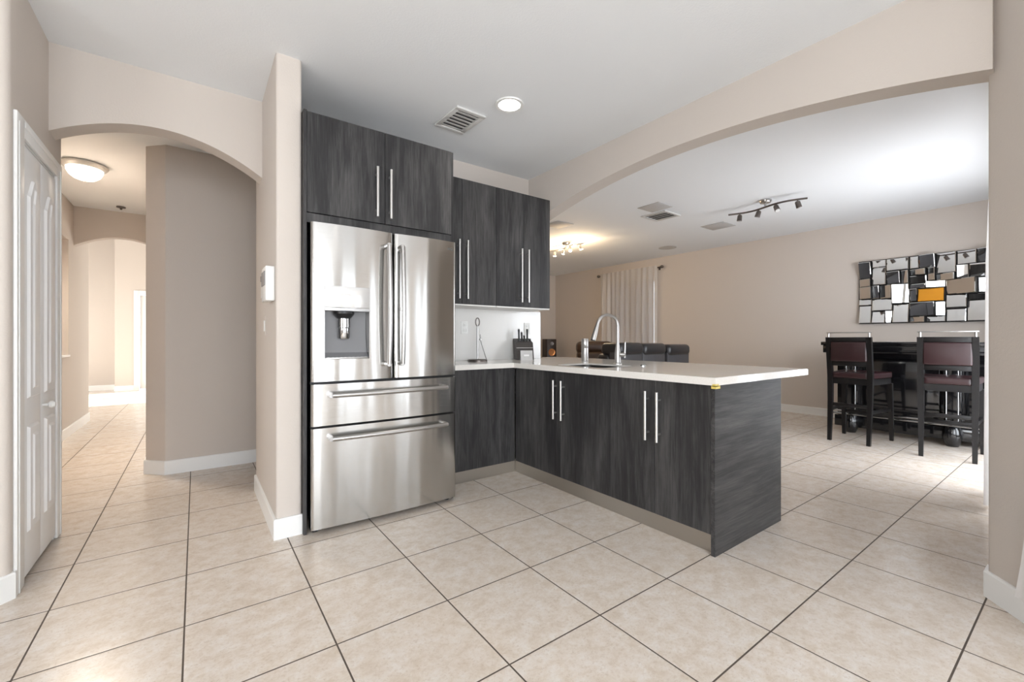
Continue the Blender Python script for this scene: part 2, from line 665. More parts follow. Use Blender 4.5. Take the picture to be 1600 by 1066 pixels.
# ------------------------------------------------------------------ windows and doors
def window(name, axis, at, a0, a1, z0, z1, cols, rows, thick=0.06):
    """frame in a wall opening; axis is the wall's normal"""
    fr = NB()
    w = 0.05

    def bar(bm, p0, p1, q0, q1, t=thick):
        if axis == 'X':
            box(bm, at - t / 2, at + t / 2, p0, p1, q0, q1)
        else:
            box(bm, p0, p1, at - t / 2, at + t / 2, q0, q1)
    bar(fr, a0, a0 + w, z0, z1); bar(fr, a1 - w, a1, z0, z1)
    bar(fr, a0 + w, a1 - w, z0, z0 + w); bar(fr, a0 + w, a1 - w, z1 - w, z1)
    for i in range(1, cols):
        x = a0 + (a1 - a0) * i / cols
        bar(fr, x - 0.035, x + 0.035, z0 + w, z1 - w, thick * 0.8)
    for j in range(1, rows):
        z = z0 + (z1 - z0) * j / rows
        bar(fr, a0 + w, a1 - w, z - 0.02, z + 0.02, thick * 0.6)
    f = struct(name, fr, TRIM)
    g = NB()
    bar(g, a0 + w * 0.6, a1 - w * 0.6, z0 + w * 0.6, z1 - w * 0.6, 0.006)
    obj('pane', g, GLASS, f)
    return f


window('added_window_1', 'Y', -3.66, -2.2, 1.3, 0.0, 2.35, 4, 1)  # unseen window added so more light reaches the kitchen
window('window_6', 'Y', -3.66, 1.85, 2.65, 0.0, 2.35, 2, 1)
window('window_2', 'X', 2.76, -1.90, -0.90, 0.0, 2.10, 1, 1)
window('added_window_3', 'X', -3.36, -1.7, 0.5, 0.9, 2.1, 2, 2)  # unseen window added on the left for fill light
window('window_4', 'X', -3.36, 9.7, 12.1, 0.35, 2.4, 2, 1)
window('added_window_7', 'X', 1.56, 9.2, 11.2, 0.35, 2.4, 2, 1)  # unseen window added to throw light on the left hall wall
window('window_5', 'X', 7.49, WY0, WY1, WZ0, WZ1, 2, 1)
window('door_3', 'Y', 0.20, SX0, SX1, 0.0, 2.10, 2, 1)
# dark closed blind outside the living room window keeps it dim, as in the photo
bm = NB()
for i in range(28):
    z = WZ0 + 0.03 + i * 0.049
    box(bm, 7.452, 7.456, WY0 + 0.06, WY1 - 0.06, z, z + 0.047)
tag(obj('window_blind', bm, mat('brown_window_blind', (0.30, 0.25, 0.22), 0.6)), 'closed brown window blind seen through the sheer white curtain', 'blind')

# closet bifold door (faces +X)
d1 = NB(); box(d1, -0.72, -0.685, 2.96, 3.51, 0.012, 0.016)
door1 = thing('door_1', 'white bifold closet door with raised arched panels', 'door', (-0.66, 2.925, 0))
door1['kind'] = 'structure'
d1.free()


def leaf(y0, y1, lx):
    b = NB()
    box(b, lx - 0.032, lx, y0, y1, 0.022, 2.030, 0.003)
    w = y1 - y0
    for (z0, z1, arch) in ((0.22, 0.72, False), (0.85, 1.90, True)):
        a0, a1 = y0 + 0.055, y1 - 0.055
        def outline(g):
            p = [(a0 + g, z0 + g), (a1 - g, z0 + g)]
            if arch:
                zs = z1 - 0.09
                n = 14
                for i in range(n + 1):
                    t = i / n
                    yy = (a1 - g) + ((a0 + g) - (a1 - g)) * t
                    p.append((yy, zs - g + 0.09 * (math.sin(PI * t) ** 1.6)))
            else:
                p += [(a1 - g, z1 - g), (a0 + g, z1 - g)]
            return p
        prism(b, outline(0.0), 'X', lx - 0.001, lx + 0.010, 0.010)
        prism(b, outline(0.03), 'X', lx - 0.001, lx + 0.016, 0.022)
    return b


obj('leaf', leaf(2.931, 3.209, -0.641), DOORW, door1)
lf2 = obj('leaf', leaf(3.213, 3.494, -0.641), DOORW, door1)
b = NB(); lathe(b, [(0.006, 0), (0.008, 0.02), (0.017, 0.028), (0.019, 0.038), (0.012, 0.048), (0.002, 0.05)], (-0.641, 3.240, 0.79), 20, 'X')
obj('knob', b, WHITEP, lf2)
bm = NB()
for (y0, y1, z0, z1) in ((2.820, 2.922, 0, 2.14), (3.503, 3.606, 0, 2.14), (2.922, 3.503, 2.052, 2.14)):
    box(bm, -0.648, -0.634, y0, y1, z0, z1, 0.004)
    if z0 == 0:
        ym = y0 + 0.02 if y0 < 2.9 else y0 + 0.06
        box(bm, -0.6345, -0.631, ym, ym + 0.022, 0, 2.10, 0.001)
    else:
        box(bm, -0.6345, -0.631, y0, y1, 2.10, 2.122, 0.001)
box(bm, -0.75, -0.648, 2.9245, 2.9295, 0, 2.06); box(bm, -0.75, -0.648, 3.4955, 3.5005, 0, 2.06); box(bm, -0.75, -0.648, 2.93, 3.495, 2.042, 2.0605)
struct('trim_1', bm, TRIM)
# foyer front door, mostly hidden
bm = NB()
box(bm, -1.00, -0.12, 12.585, 12.625, 0.03, 2.10, 0.004)
for (z0, z1) in ((0.25, 0.95), (1.1, 1.95)):
    for (x0, x1) in ((-0.90, -0.60), (-0.52, -0.22)):
        prism(bm, [(x0, z0), (x1, z0), (x1, z1), (x0, z1)], 'Y', 12.586, 12.572, 0.03)
struct('door_2', bm, DOORW)
bm = NB()
box(bm, -1.10, -1.01, 12.535, 12.56, 0, 2.20, 0.004); box(bm, -0.11, -0.02, 12.535, 12.56, 0, 2.20, 0.004); box(bm, -1.01, -0.11, 12.535, 12.56, 2.11, 2.20, 0.004)
struct('trim_2', bm, TRIM)

# ------------------------------------------------------------------ baseboards
BH, BT = 0.115, 0.014


def base(name, pts, closed=False):
    """baseboard along a polyline; the wall lies to the left of travel, board to the right"""
    bm = NB()
    n = len(pts)
    offs = []
    for i in range(n):
        ds = []
        if i > 0:
            ds.append((Vector(pts[i]) - Vector(pts[i - 1])).normalized())
        if i < n - 1:
            ds.append((Vector(pts[i + 1]) - Vector(pts[i])).normalized())
        ns = [Vector((d.y, -d.x)) for d in ds]
        m = sum(ns, Vector((0, 0)))
        m.normalize()
        m = m * (BT / max(0.4, m.dot(ns[0])))
        offs.append(Vector(pts[i]) + m)
    for i in range(n - 1):
        p, q, r, s = Vector(pts[i]), Vector(pts[i + 1]), offs[i + 1], offs[i]
        t = 0.25
        lo = [(p.x, p.y), (q.x, q.y), (r.x, r.y), (s.x, s.y)]
        prism(bm, lo, 'Z', 0.0, BH - 0.008)
        r2, s2 = r + (q - r) * t, s + (p - s) * t
        A = [bm.verts.new((v.x, v.y, BH - 0.008)) for v in (p, q, r, s)]
        B = [bm.verts.new((v.x, v.y, BH)) for v in (p, q, r2, s2)]
        bm.faces.new(B)
        for k in range(4):
            bm.faces.new((A[k], A[(k + 1) % 4], B[(k + 1) % 4], B[k]))
    return struct(name, bm, TRIM)


base('baseboard_pier', [(0.365, 3.75), (0.365, 2.755), (0.498, 2.755)][::1])
base('baseboard_pantry', [(-3.3, 2.775), (-0.678, 2.775), (-0.648, 2.805), (-0.648, 2.819)])
base('baseboard_hall_right', [(-0.34, 7.39), (-0.34, 4.75), (-0.205, 4.615), (2.7, 4.615)])
base('baseboard_hall_left', [(-1.20, 3.7), (-1.20, 8.3)][::1])
base('baseboard_foyer_far', [(-3.3, 13.0), (-1.41, 13.0), (-1.41, 12.56), (-1.10, 12.56)])
base('baseboard_living_far', [(7.43, 8.28), (7.43, 0.26)])
base('baseboard_living_end', [(2.88, 8.28), (7.43, 8.28)])
base('baseboard_column', [(2.50, -0.28), (2.50, 0.035), (2.805, 0.30), (2.88, 0.30)][::-1])
bm = NB(); box(bm, -1.30, -1.185, 6.34, 7.13, 0.925, 0.947, 0.004); struct('trim_3', bm, TRIM)

# ------------------------------------------------------------------ refrigerator
FX0, FX1, FY = 0.530, 1.463, 2.65
fr = thing('refrigerator', 'stainless steel french door refrigerator standing between pier and base cabinet', 'refrigerator', (0.9965, 2.72, 0))
bm = NB(); box(bm, FX0 + 0.012, FX1 - 0.012, 2.735, 3.44, 0.055, 1.775, 0.006)
obj('body', bm, DARKST, fr)


def curved_front(x0, x1, z0, z1, back=2.728):
    """slightly bowed, round-edged stainless front"""
    bm = NB()
    n = 24
    pts = []
    rr = 0.018
    for k in range(5):
        a = PI + (PI / 2) * k / 4
        pts.append((x0 + rr + rr * math.cos(a), FY + 0.012 + rr + rr * math.sin(a)))
    for i in range(1, n):
        t = i / n
        x = x0 + rr + (x1 - x0 - 2 * rr) * t
        pts.append((x, FY + 0.012 - 0.012 * (1 - (2 * t - 1) ** 2)))
    for k in range(5):
        a = 1.5 * PI + (PI / 2) * k / 4
        pts.append((x1 - rr + rr * math.cos(a), FY + 0.012 + rr + rr * math.sin(a)))
    pts += [(x1, back), (x0, back)]
    prism(bm, pts, 'Z', z0, z1)
    return bm


XM = 1.0155
dl = obj('door', curved_front(FX0, XM - 0.004, 0.884, 1.802), STEEL, fr)
cb = NB(); box(cb, 0.600, 0.856, 2.5, 2.725, 1.012, 1.296)
bmesh.ops.transform(cb, matrix=ORG[fr.name].inverted(), verts=cb.verts)
cut(dl, [cb])
dr = obj('door', curved_front(XM + 0.004, FX1, 0.884, 1.802), STEEL, fr)
d3 = obj('drawer', curved_front(FX0, FX1, 0.628, 0.868), STEEL, fr)
d4 = obj('freezer_drawer', curved_front(FX0, FX1, 0.034, 0.614), STEEL, fr)
# dispenser
b = NB(); box(b, 0.598, 0.858, 2.643, 2.67, 1.316, 1.441, 0.004)
obj('dispenser_panel', b, mat('glossy_pale_panel', (0.80, 0.80, 0.80), 0.12, 0.5), dl)
b = NB(); box(b, 0.598, 0.858, 2.643, 2.67, 1.296, 1.3145, 0.002)
for i in range(4):
    box(b, 0.700 + i * 0.017, 0.710 + i * 0.017, 2.641, 2.645, 1.300, 1.310)
obj('dispenser_button_strip', b, mat('silver_plastic', (0.62, 0.62, 0.63), 0.3, 0.4), dl)
b = NB()
prism(b, [(2.724, 1.296), (2.724, 1.012), (2.66, 1.012), (2.66, 1.020), (2.700, 1.05), (2.716, 1.14), (2.718, 1.296)], 'X', 0.601, 0.855)
obj('dispenser_cavity', b, GREYP, dl)
b = NB(); box(b, 0.603, 0.853, 2.654, 2.70, 1.012, 1.022, 0.003)
for i in range(10):
    box(b, 0.615 + i * 0.024, 0.627 + i * 0.024, 2.656, 2.695, 1.021, 1.0235)
obj('drip_tray', b, STEELP, dl)
b = NB(); lathe(b, [(0.060, 1.296), (0.060, 1.280), (0.045, 1.262), (0.034, 1.250), (0.02, 1.250)], (0.716, 2.690, 0), 24)
obj('dispenser_nozzle', b, BLACKP, dl)
b = NB(); lathe(b, [(0.036, 1.256), (0.037, 1.20), (0.033, 1.196), (0.034, 1.14), (0.03, 1.132), (0.01, 1.132)], (0.716, 2.690, 0), 24)
obj('dispenser_lever', b, CHROME, dl)


def bow(p0, p1, out, r, flat=0.55, n=20):
    """bowed appliance handle between two points, standing out towards -Y"""
    pts = []
    for i in range(n + 1):
        t = i / n
        p = Vector(p0).lerp(Vector(p1), t)
        p.y -= out * (0.72 + 0.28 * math.sin(PI * t))
        pts.append(p)
    bm = NB()
    tube(bm, pts, r, 12)
    for p, q in ((pts[0], p0), (pts[-1], p1)):
        d = (Vector(p1) - Vector(p0)).normalized() * 0.0
        cyl(bm, p, (q[0], q[1] + 0.02, q[2]), r * 1.05, n=12)
    return bm


for par, x in ((dl, 0.966), (dr, 1.053)):
    h = bow((x, FY, 1.712), (x, FY, 0.975), 0.062, 0.0145)
    obj('handle', h, STEELP, par)
b = NB(); box(b, 1.030, 1.046, 2.585, 2.600, 1.305, 1.33, 0.003)
obj('latch_button', b, WHITEP, dr)
obj('handle', bow((0.632, FY, 0.806), (1.362, FY, 0.806), 0.058, 0.0145), STEELP, d3)
obj('handle', bow((0.632, FY, 0.556), (1.362, FY, 0.556), 0.058, 0.0145), STEELP, d4)
b = NB(); box(b, FX0 + 0.02, FX0 + 0.10, 2.69, 2.80, 1.776, 1.800, 0.006); obj('hinge_cover', b, BLACKP, fr)
b = NB(); box(b, FX1 - 0.10, FX1 - 0.02, 2.69, 2.80, 1.776, 1.800, 0.006); obj('hinge_cover', b, BLACKP, fr)
b = NB(); box(b, FX0 + 0.006, FX1 - 0.006, 2.728, 2.737, 0.09, 1.795); obj('door_gasket', b, BLACKP, fr)
for x in (FX0 + 0.035, FX1 - 0.035):
    b = NB(); cyl(b, (x, 2.74, 0), (x, 2.74, 0.06), 0.018); obj('foot', b, BLACKP, fr)
    b = NB(); cyl(b, (x, 3.38, 0), (x, 3.38, 0.06), 0.018); obj('foot', b, BLACKP, fr)
b = NB(); box(b, FX0 + 0.03, FX1 - 0.03, 2.76, 2.775, 0.012, 0.07); obj('toe_grille', b, BLACKP, fr)
# lettering on the right door
cu = bpy.data.curves.new('lettering', 'FONT')
cu.body = 'SAMSUNG'
cu.size = 0.0285
cu.extrude = 0.0008
cu.space_character = 1.12
to = bpy.data.objects.new('lettering', cu)
COL.objects.link(to)
bpy.context.view_layer.update()
tm = bpy.data.meshes.new_from_object(to.evaluated_get(bpy.context.evaluated_depsgraph_get()))
bpy.data.objects.remove(to)
b = NB(); b.from_mesh(tm)
xs = [v.co.x for v in b.verts]
k = 0.122 / (max(xs) - min(xs))
bmesh.ops.transform(b, matrix=Matrix.Translation((1.311, 2.6555, 1.742)) @ Matrix.Rotation(R(1.2), 4, 'Z') @ Matrix.Rotation(R(90), 4, 'X') @ Matrix.Scale(k, 4) @ Matrix.Translation((-min(xs), 0, 0)), verts=b.verts)
obj('lettering', b, LOGO, dr)

# ------------------------------------------------------------------ cabinets
def bar_handle(x, z0, z1, out=0.034, r=0.0082):
    """vertical bar pull in a cabinet's own frame (front is y = 0, towards -y)"""
    b = NB()
    cyl(b, (x, -out, z0), (x, -out, z1), r, n=14)
    for z in (z0 + 0.045, z1 - 0.045):
        cyl(b, (x, 0.001, z), (x, -out, z), r * 0.8, n=10)
    return b


def cabinet(name, label, loc, rotz, W, D, z0, z1, doors, handles, cat='cabinet', body_mat=None, under=None):
    """doors: list of (x0, x1); handles: x, z0, z1 per door or None; front at y=0"""
    t = thing(name, label, cat, loc, rotz)
    b = NB(); box(b, 0.001, W - 0.001, 0.020, D, z0, z1)
    body = obj('body', b, body_mat or WOODV, t, local=True)
    if under:
        u = NB(); box(u, 0.003, W - 0.003, 0.004, D, z0 - 0.012, z0 - 0.0002); obj('bottom_panel', u, under, t, local=True)
    for (x0, x1), h in zip(doors, handles):
        b = NB(); box(b, x0 + 0.0015, x1 - 0.0015, 0.0, 0.019, z0 + 0.002, z1 - 0.002, 0.0012, 1)
        dd = obj('door' if h else 'front_panel', b, WOODV, t, local=True)
        if h:
            obj('handle', bar_handle(*h), PULL, dd, local=True)
    return t


# tall side panels and cabinet above the refrigerator
bm = NB(); box(bm, 0.499, 0.517, 2.715, 3.458, 0, 2.457, 0.001, 1)
tag(obj('cabinet_panel', bm, WOODV), 'tall charcoal cabinet panel squeezed between pier and refrigerator', 'panel')
bm = NB(); box(bm, 1.462, 1.480, 2.735, 3.458, 0.0, 2.457, 0.001, 1)
tag(obj('cabinet_panel', bm, WOODV), 'tall charcoal cabinet panel at the right side of the refrigerator', 'panel')
OX = 0.518
cabinet('wall_cabinet', 'charcoal two-door cabinet mounted above the refrigerator', (OX, 2.725, 0), 0, 0.942, 0.73, 1.868, 2.457,
        [(0, 0.464), (0.464, 0.942)], [(0.405, 1.90, 2.215), (0.492, 1.90, 2.215)])
b = NB(); box(b, 0.518, 1.461, 2.735, 2.753, 1.812, 1.866)
tag(obj('filler_strip', b, WOODV), 'narrow charcoal filler strip directly above refrigerator doors', 'filler strip')
UX = 1.482
cabinet('wall_cabinet', 'charcoal wall cabinet above counter, next to the refrigerator', (UX, 3.125, 0), 0, 0.632, 0.333, 1.420, 2.457,
        [(0, 0.291), (0.291, 0.632)], [(0.250, 1.462, 1.945), (0.328, 1.462, 1.945)], under=LCARC)
cabinet('wall_cabinet', 'charcoal wall cabinet above counter, at the arch end', (2.1145, 3.125, 0), 0, 0.618, 0.333, 1.420, 2.457,
        [(0, 0.302), (0.302, 0.618)], [(0.260, 1.462, 1.945), (0.337, 1.462, 1.945)], under=LCARC)
# base cabinets
CT0, CT1 = 0.892, 0.932
cabinet('base_cabinet', 'charcoal base cabinet with plain front under counter by the refrigerator', (1.482, 2.925, 0), 0, 0.688, 0.53, 0.105, CT0,
        [(0, 0.686)], [None])
sinkcab = cabinet('base_cabinet', 'charcoal two-door sink base cabinet in the peninsula', (2.172, 2.9235, 0), R(-90), 1.0305, 0.745, 0.105, CT0,
        [(0.0, 0.5535), (0.5535, 1.0305)], [(0.5115, 0.537, 0.825), (0.5955, 0.537, 0.825)])
cabinet('base_cabinet', 'charcoal two-door base cabinet at the open end of the peninsula', (2.172, 1.8925, 0), R(-90), 0.682, 0.745, 0.105, CT0,
        [(0.0, 0.335), (0.335, 0.682)], [(0.295, 0.535, 0.823), (0.374, 0.535, 0.823)])
b = NB(); box(b, 2.166, 2.940, 1.186, 1.209, 0, CT0, 0.0012, 1)
tag(obj('end_panel', b, WOODH), 'charcoal end panel with horizontal grain closing the peninsula', 'panel')
b = NB(); box(b, 2.919, 2.940, 1.210, 3.458, 0, CT0)
tag(obj('back_panel', b, WOODV), 'charcoal back panel of the peninsula facing the living room', 'panel')
b = NB(); box(b, 2.205, 2.222, 1.2095, 2.990, 0, 0.104)
tag(obj('toe_kick', b, KICK), 'brushed metal toe kick under the peninsula doors', 'toe kick')
b = NB(); box(b, 1.482, 2.204, 2.974, 2.991, 0, 0.104)
tag(obj('toe_kick', b, KICK), 'brushed metal toe kick under base cabinet beside the refrigerator', 'toe kick')

# ------------------------------------------------------------------ counter, backsplash, sink
bm = NB()
prism(bm, [(1.482, 3.458), (1.482, 2.895), (2.132, 2.895), (2.132, 1.166), (3.300, 1.166), (3.300, 3.62), (2.884, 3.62), (2.884, 3.458)], 'Z', CT0, CT1)
es = [e for e in bm.edges if all(abs(v.co.z - CT1) < 1e-5 for v in e.verts)]
bmesh.ops.bevel(bm, geom=es, offset=0.003, segments=2, affect='EDGES')
ctop = tag(obj('countertop', bm, QUARTZ), 'white quartz countertop covering corner base and peninsula', 'countertop')
SKX0, SKX1, SKY0, SKY1 = 2.24, 2.60, 2.03, 2.50
cb = NB(); box(cb, SKX0, SKX1, SKY0, SKY1, 0.8, 1.0)
cvs = [e for e in cb.edges if abs(e.verts[0].co.z - e.verts[1].co.z) > 0.1]
bmesh.ops.bevel(cb, geom=cvs, offset=0.05, segments=6, affect='EDGES', profile=0.5)
cut(ctop, [cb])
cb = NB(); box(cb, SKX0 - 0.03, SKX1 + 0.03, SKY0 - 0.03, SKY1 + 0.03, 0.8, CT1 - 0.011)
cut(ctop, [cb])
sbody = [c for c in sinkcab.children if c.name.startswith('body')][0]
cb = NB(); box(cb, SKX0 - 0.015, SKX1 + 0.03, SKY0 - 0.03, SKY1 + 0.03, 0.66, 1.0)
bmesh.ops.transform(cb, matrix=ORG[sbody.name].inverted(), verts=cb.verts)
cut(sbody, [cb])
sk = thing('sink', 'undermount stainless sink set in the white peninsula counter', 'sink', (2.435, 2.34, 0.70))


def rrect(x0, x1, y0, y1, r, n=6):
    p = []
    for cx, cy, a0 in ((x1 - r, y1 - r, 0), (x0 + r, y1 - r, 90), (x0 + r, y0 + r, 180), (x1 - r, y0 + r, 270)):
        for k in range(n + 1):
            a = R(a0 + 90 * k / n)
            p.append((cx + r * math.cos(a), cy + r * math.sin(a)))
    return p


b = NB()
rings = []
for g, z in ((0.010, CT1 - 0.0125), (-0.002, CT1 - 0.0125), (-0.004, 0.72), (-0.03, 0.70)):
    rings.append([b.verts.new((x, y, z)) for x, y in rrect(SKX0 - g, SKX1 + g, SKY0 - g, SKY1 + g, 0.05)])
for A, B in zip(rings, rings[1:]):
    for i in range(len(A)):
        b.faces.new((A[i], A[(i + 1) % len(A)], B[(i + 1) % len(A)], B[i]))
b.faces.new(rings[-1])
basin = obj('basin', b, mat('sink_steel', (0.10, 0.097, 0.094), 0.4, 0.9), sk)
b = NB(); lathe(b, [(0.045, 0.703), (0.045, 0.707), (0.03, 0.705), (0.005, 0.702)], (2.435, 2.34, 0), 24)
obj('drain', b, CHROME, sk)

b = NB(); box(b, 1.482, 2.880, 3.442, 3.459, CT1 + 0.0005, 1.407)
tag(obj('backsplash', b, mat('white_backsplash_slab', (0.80, 0.79, 0.77), 0.14)), 'plain white backsplash slab below the charcoal wall cabinets', 'backsplash')

# faucet
fa = thing('faucet', 'brushed steel gooseneck pull-down faucet behind the sink', 'faucet', (2.70, 2.275, CT1))
fx, fy = 2.70, 2.275
b = NB(); lathe(b, [(0.033, CT1), (0.033, CT1 + 0.006), (0.024, CT1 + 0.012), (0.023, CT1 + 0.085), (0.020, CT1 + 0.11), (0.0125, CT1 + 0.16), (0.0125, CT1 + 0.17)], (fx, fy, 0), 24)
obj('body', b, STEELP, fa)
dirv = Vector((-0.93, 0.36, 0)).normalized()
b = NB()
pts = [(fx, fy, CT1 + 0.165), (fx, fy, CT1 + 0.30)]
rad = 0.088
for k in range(1, 15):
    a = PI * k / 14 * 0.94
    p = Vector((fx, fy, CT1 + 0.30)) + dirv * (rad - rad * math.cos(a)) + Vector((0, 0, rad * math.sin(a)))
    pts.append(tuple(p))
tube(b, pts, 0.0125, 14)
obj('spout', b, STEELP, fa)
e0 = Vector(pts[-1]); e1 = e0 + (Vector(pts[-1]) - Vector(pts[-2])).normalized() * 0.13
b = NB(); tube(b, [e0, e0.lerp(e1, 0.3), e0.lerp(e1, 0.55), e1], [0.0135, 0.016, 0.019, 0.0215], 16)
obj('spray_head', b, STEELP, fa)
b = NB(); cyl(b, e1 - (e1 - e0).normalized() * 0.003, e1 + (e1 - e0).normalized() * 0.006, 0.019)
obj('nozzle', b, BLACKP, fa)
b = NB()
lv = Vector((0.45, -0.9, 0)).normalized()
p0 = Vector((fx, fy, CT1 + 0.075))
tube(b, [p0, p0 + lv * 0.045, p0 + lv * 0.062], [0.014, 0.017, 0.012], 14)
tube(b, [p0 + lv * 0.055 + Vector((0, 0, -0.025)), p0 + lv * 0.055 + Vector((0, 0, 0.02)), p0 + lv * 0.058 + Vector((0, 0, 0.10))], [0.005, 0.006, 0.0042], 10)
obj('lever', b, STEELP, fa)
b = NB(); lathe(b, [(0.020, CT1 + 0.0005), (0.020, CT1 + 0.008), (0.016, CT1 + 0.012), (0.004, CT1 + 0.012)], (2.64, 1.99, 0), 20)
tag(obj('air_switch', b, CHROME), 'small round chrome button on counter right of the faucet', 'button')
cn = thing('canister', 'tall cylindrical steel canister standing on counter left of faucet', 'canister', (2.80, 2.73, CT1))
b = NB(); lathe(b, [(0.031, CT1), (0.032, CT1 + 0.004), (0.032, CT1 + 0.118), (0.0305, CT1 + 0.120)], (2.80, 2.73, 0), 28)
obj('body', b, STEELP, cn)
b = NB(); lathe(b, [(0.0305, CT1 + 0.1205), (0.032, CT1 + 0.123), (0.032, CT1 + 0.196), (0.028, CT1 + 0.202), (0.003, CT1 + 0.203)], (2.80, 2.73, 0), 28)
obj('lid', b, STEELP, cn)
# corner guard
b = NB()
prism(b, [(2.128, 1.162), (2.160, 1.162), (2.160, 1.1655), (2.1315, 1.1655), (2.1315, 1.180), (2.128, 1.180)], 'Z', 0.887, 0.900)
prism(b, [(2.128, 1.162), (2.172, 1.162), (2.160, 1.176), (2.128, 1.186)], 'Z', 0.876, 0.8915)
tag(obj('corner_guard', b, YELLOW), 'small yellow plastic guard on the countertop corner', 'corner guard')

# paper towel holder
px_, py_ = 2.03, 3.30
ph = thing('paper_towel_holder', 'empty metal paper towel holder standing on counter near refrigerator', 'paper towel holder', (px_, py_, CT1))
b = NB(); lathe(b, [(0.088, CT1), (0.088, CT1 + 0.012), (0.082, CT1 + 0.018), (0.01, CT1 + 0.02)], (px_, py_, 0), 32)
obj('base', b, BRONZE, ph)
b = NB(); cyl(b, (px_, py_, CT1 + 0.018), (px_, py_, CT1 + 0.315), 0.0085)
obj('post', b, STEELP, ph)
b = NB()
tube(b, [(px_ + 0.020 * math.sin(a), py_, CT1 + 0.350 - 0.036 * math.cos(a)) for a in [2 * PI * k / 20 for k in range(21)]], 0.005, 8)
obj('loop', b, BRONZE, ph)
b = NB()
tube(b, [(px_ + 0.075, py_ - 0.03, CT1 + 0.018), (px_ + 0.05, py_ - 0.02, CT1 + 0.10), (px_ + 0.026, py_ - 0.012, CT1 + 0.18), (px_ + 0.022, py_ - 0.01, CT1 + 0.24)], 0.0045, 8)
lathe(b, [(0.002, -0.012), (0.012, -0.006), (0.012, 0.006), (0.002, 0.012)], (px_ + 0.024, py_ - 0.011, CT1 + 0.195), 14)
obj('tension_arm', b, STEELP, ph)

# knife block with five knives
kx, ky = 2.555, 3.30
kb = thing('knife_block', 'dark walnut knife block on counter in front of backsplash', 'knife block', (kx, ky, CT1))
KR = Matrix.Translation((kx, ky, CT1)) @ Matrix.Rotation(R(-22), 4, 'Z')


def kprism(pts, a, b_):
    m = NB(); prism(m, pts, 'X', a, b_); bmesh.ops.transform(m, matrix=KR, verts=m.verts); return m


b = kprism([(-0.055, 0.0), (0.075, 0.0), (0.105, 0.205), (-0.015, 0.165)], -0.085, 0.085)
es = [e for e in b.edges]
bmesh.ops.bevel(b, geom=es, offset=0.004, segments=2, affect='EDGES')
obj('block', b, KNIFEW, kb)
b = kprism([(-0.085, 0.0), (-0.054, 0.0), (-0.042, 0.09), (-0.074, 0.09)], -0.056, 0.062)
fb = obj('front_plate', b, mat('brushed_silver_plate', (0.42, 0.41, 0.40), 0.4, 0.7), kb)
b = kprism([(-0.0835, 0.036), (-0.080, 0.036), (-0.0782, 0.052), (-0.0817, 0.052)], -0.025, 0.028)
obj('engraved_mark', b, mat('pale_etched_mark', (0.85, 0.85, 0.84), 0.5), fb)
b = kprism([(-0.0305, 0.112), (-0.026, 0.112), (-0.0253, 0.116), (-0.0298, 0.116)], -0.084, 0.084)
obj('trim_line', b, STEELP, kb)
kl = ['leftmost tall knife standing in the walnut block', 'short knife second from left in the walnut block', 'shortest knife in the middle of the walnut block', 'tall knife leaning right in the walnut block', 'stubby black-handled tool at right end of the walnut block']
for i, (x, h, lean) in enumerate(((-0.042, 0.115, 0.03), (-0.012, 0.085, 0.0), (0.012, 0.055, 0.0), (0.040, 0.115, 0.06), (0.068, 0.020, 0.0))):
    kt = thing('kitchen_knife', kl[i], 'knife', tuple(KR @ Vector((x, 0.02, 0.178))), 0, 'knives in the walnut block')
    u0 = Vector((x, 0.030, 0.176)); u1 = u0 + Vector((lean * h, 0.20 * h, h))
    b = NB(); tube(b, [u0, u0.lerp(u1, 0.1), u0.lerp(u1, 0.6), u1], [0.008, 0.0095, 0.0085, 0.0105], 10)
    bmesh.ops.transform(b, matrix=KR, verts=b.verts)
    obj('handle', b, BLACKP, kt)
    b = NB(); tube(b, [u1 - (u1 - u0) * 0.02, u1 + (u1 - u0).normalized() * 0.006], [0.011, 0.010], 10)
    bmesh.ops.transform(b, matrix=KR, verts=b.verts)
    obj('end_cap', b, STEELP, kt)


def outlet(x, z, label):
    t = thing('wall_outlet', label, 'outlet', (x, 3.4418, z))
    b = NB(); box(b, x - 0.036, x + 0.036, 3.436, 3.4415, z - 0.058, z + 0.058, 0.002)
    obj('cover_plate', b, WHITEP, t)
    for dz in (-0.024, 0.024):
        b = NB(); box(b, x - 0.017, x + 0.017, 3.4335, 3.4362, z + dz - 0.015, z + dz + 0.015, 0.004)
        s = obj('socket', b, WHITEP, t)
        b = NB()
        for dx in (-0.006, 0.006):
            box(b, x + dx - 0.001, x + dx + 0.001, 3.433, 3.4337, z + dz - 0.002, z + dz + 0.007)
        cyl(b, (x, 3.433, z + dz - 0.008), (x, 3.4337, z + dz - 0.008), 0.0022, n=10)
        obj('slot', b, BLACKP, s)


outlet(1.975, 1.235, 'white outlet on the backsplash behind paper towel holder')
outlet(2.70, 1.235, 'white outlet on the backsplash behind knife block')

# ------------------------------------------------------------------ pier: intercom panel, switches
ip = thing('intercom_panel', 'white boxed intercom panel mounted on the side of the pier', 'intercom', (0.365, 2.93, 1.345))
b = NB(); box(b, 0.318, 0.3645, 2.80, 2.98, 1.350, 1.548, 0.006); obj('housing', b, WHITEP, ip)
b = NB(); box(b, 0.313, 0.3185, 2.82, 2.96, 1.44, 1.52, 0.002); obj('screen', b, GREYP, ip)
th = thing('thermostat', 'small white thermostat beside the intercom on the pier', 'thermostat', (0.365, 3.18, 1.40))
b = NB(); box(b, 0.342, 0.3645, 3.12, 3.25, 1.395, 1.525, 0.006); obj('housing', b, WHITEP, th)
b = NB(); box(b, 0.339, 0.3425, 3.14, 3.23, 1.50, 1.535, 0.004); obj('display', b, BLACKP, th)
sw = thing('light_switch', 'beige light switch low on the side of the pier', 'light switch', (0.365, 3.21, 1.15))
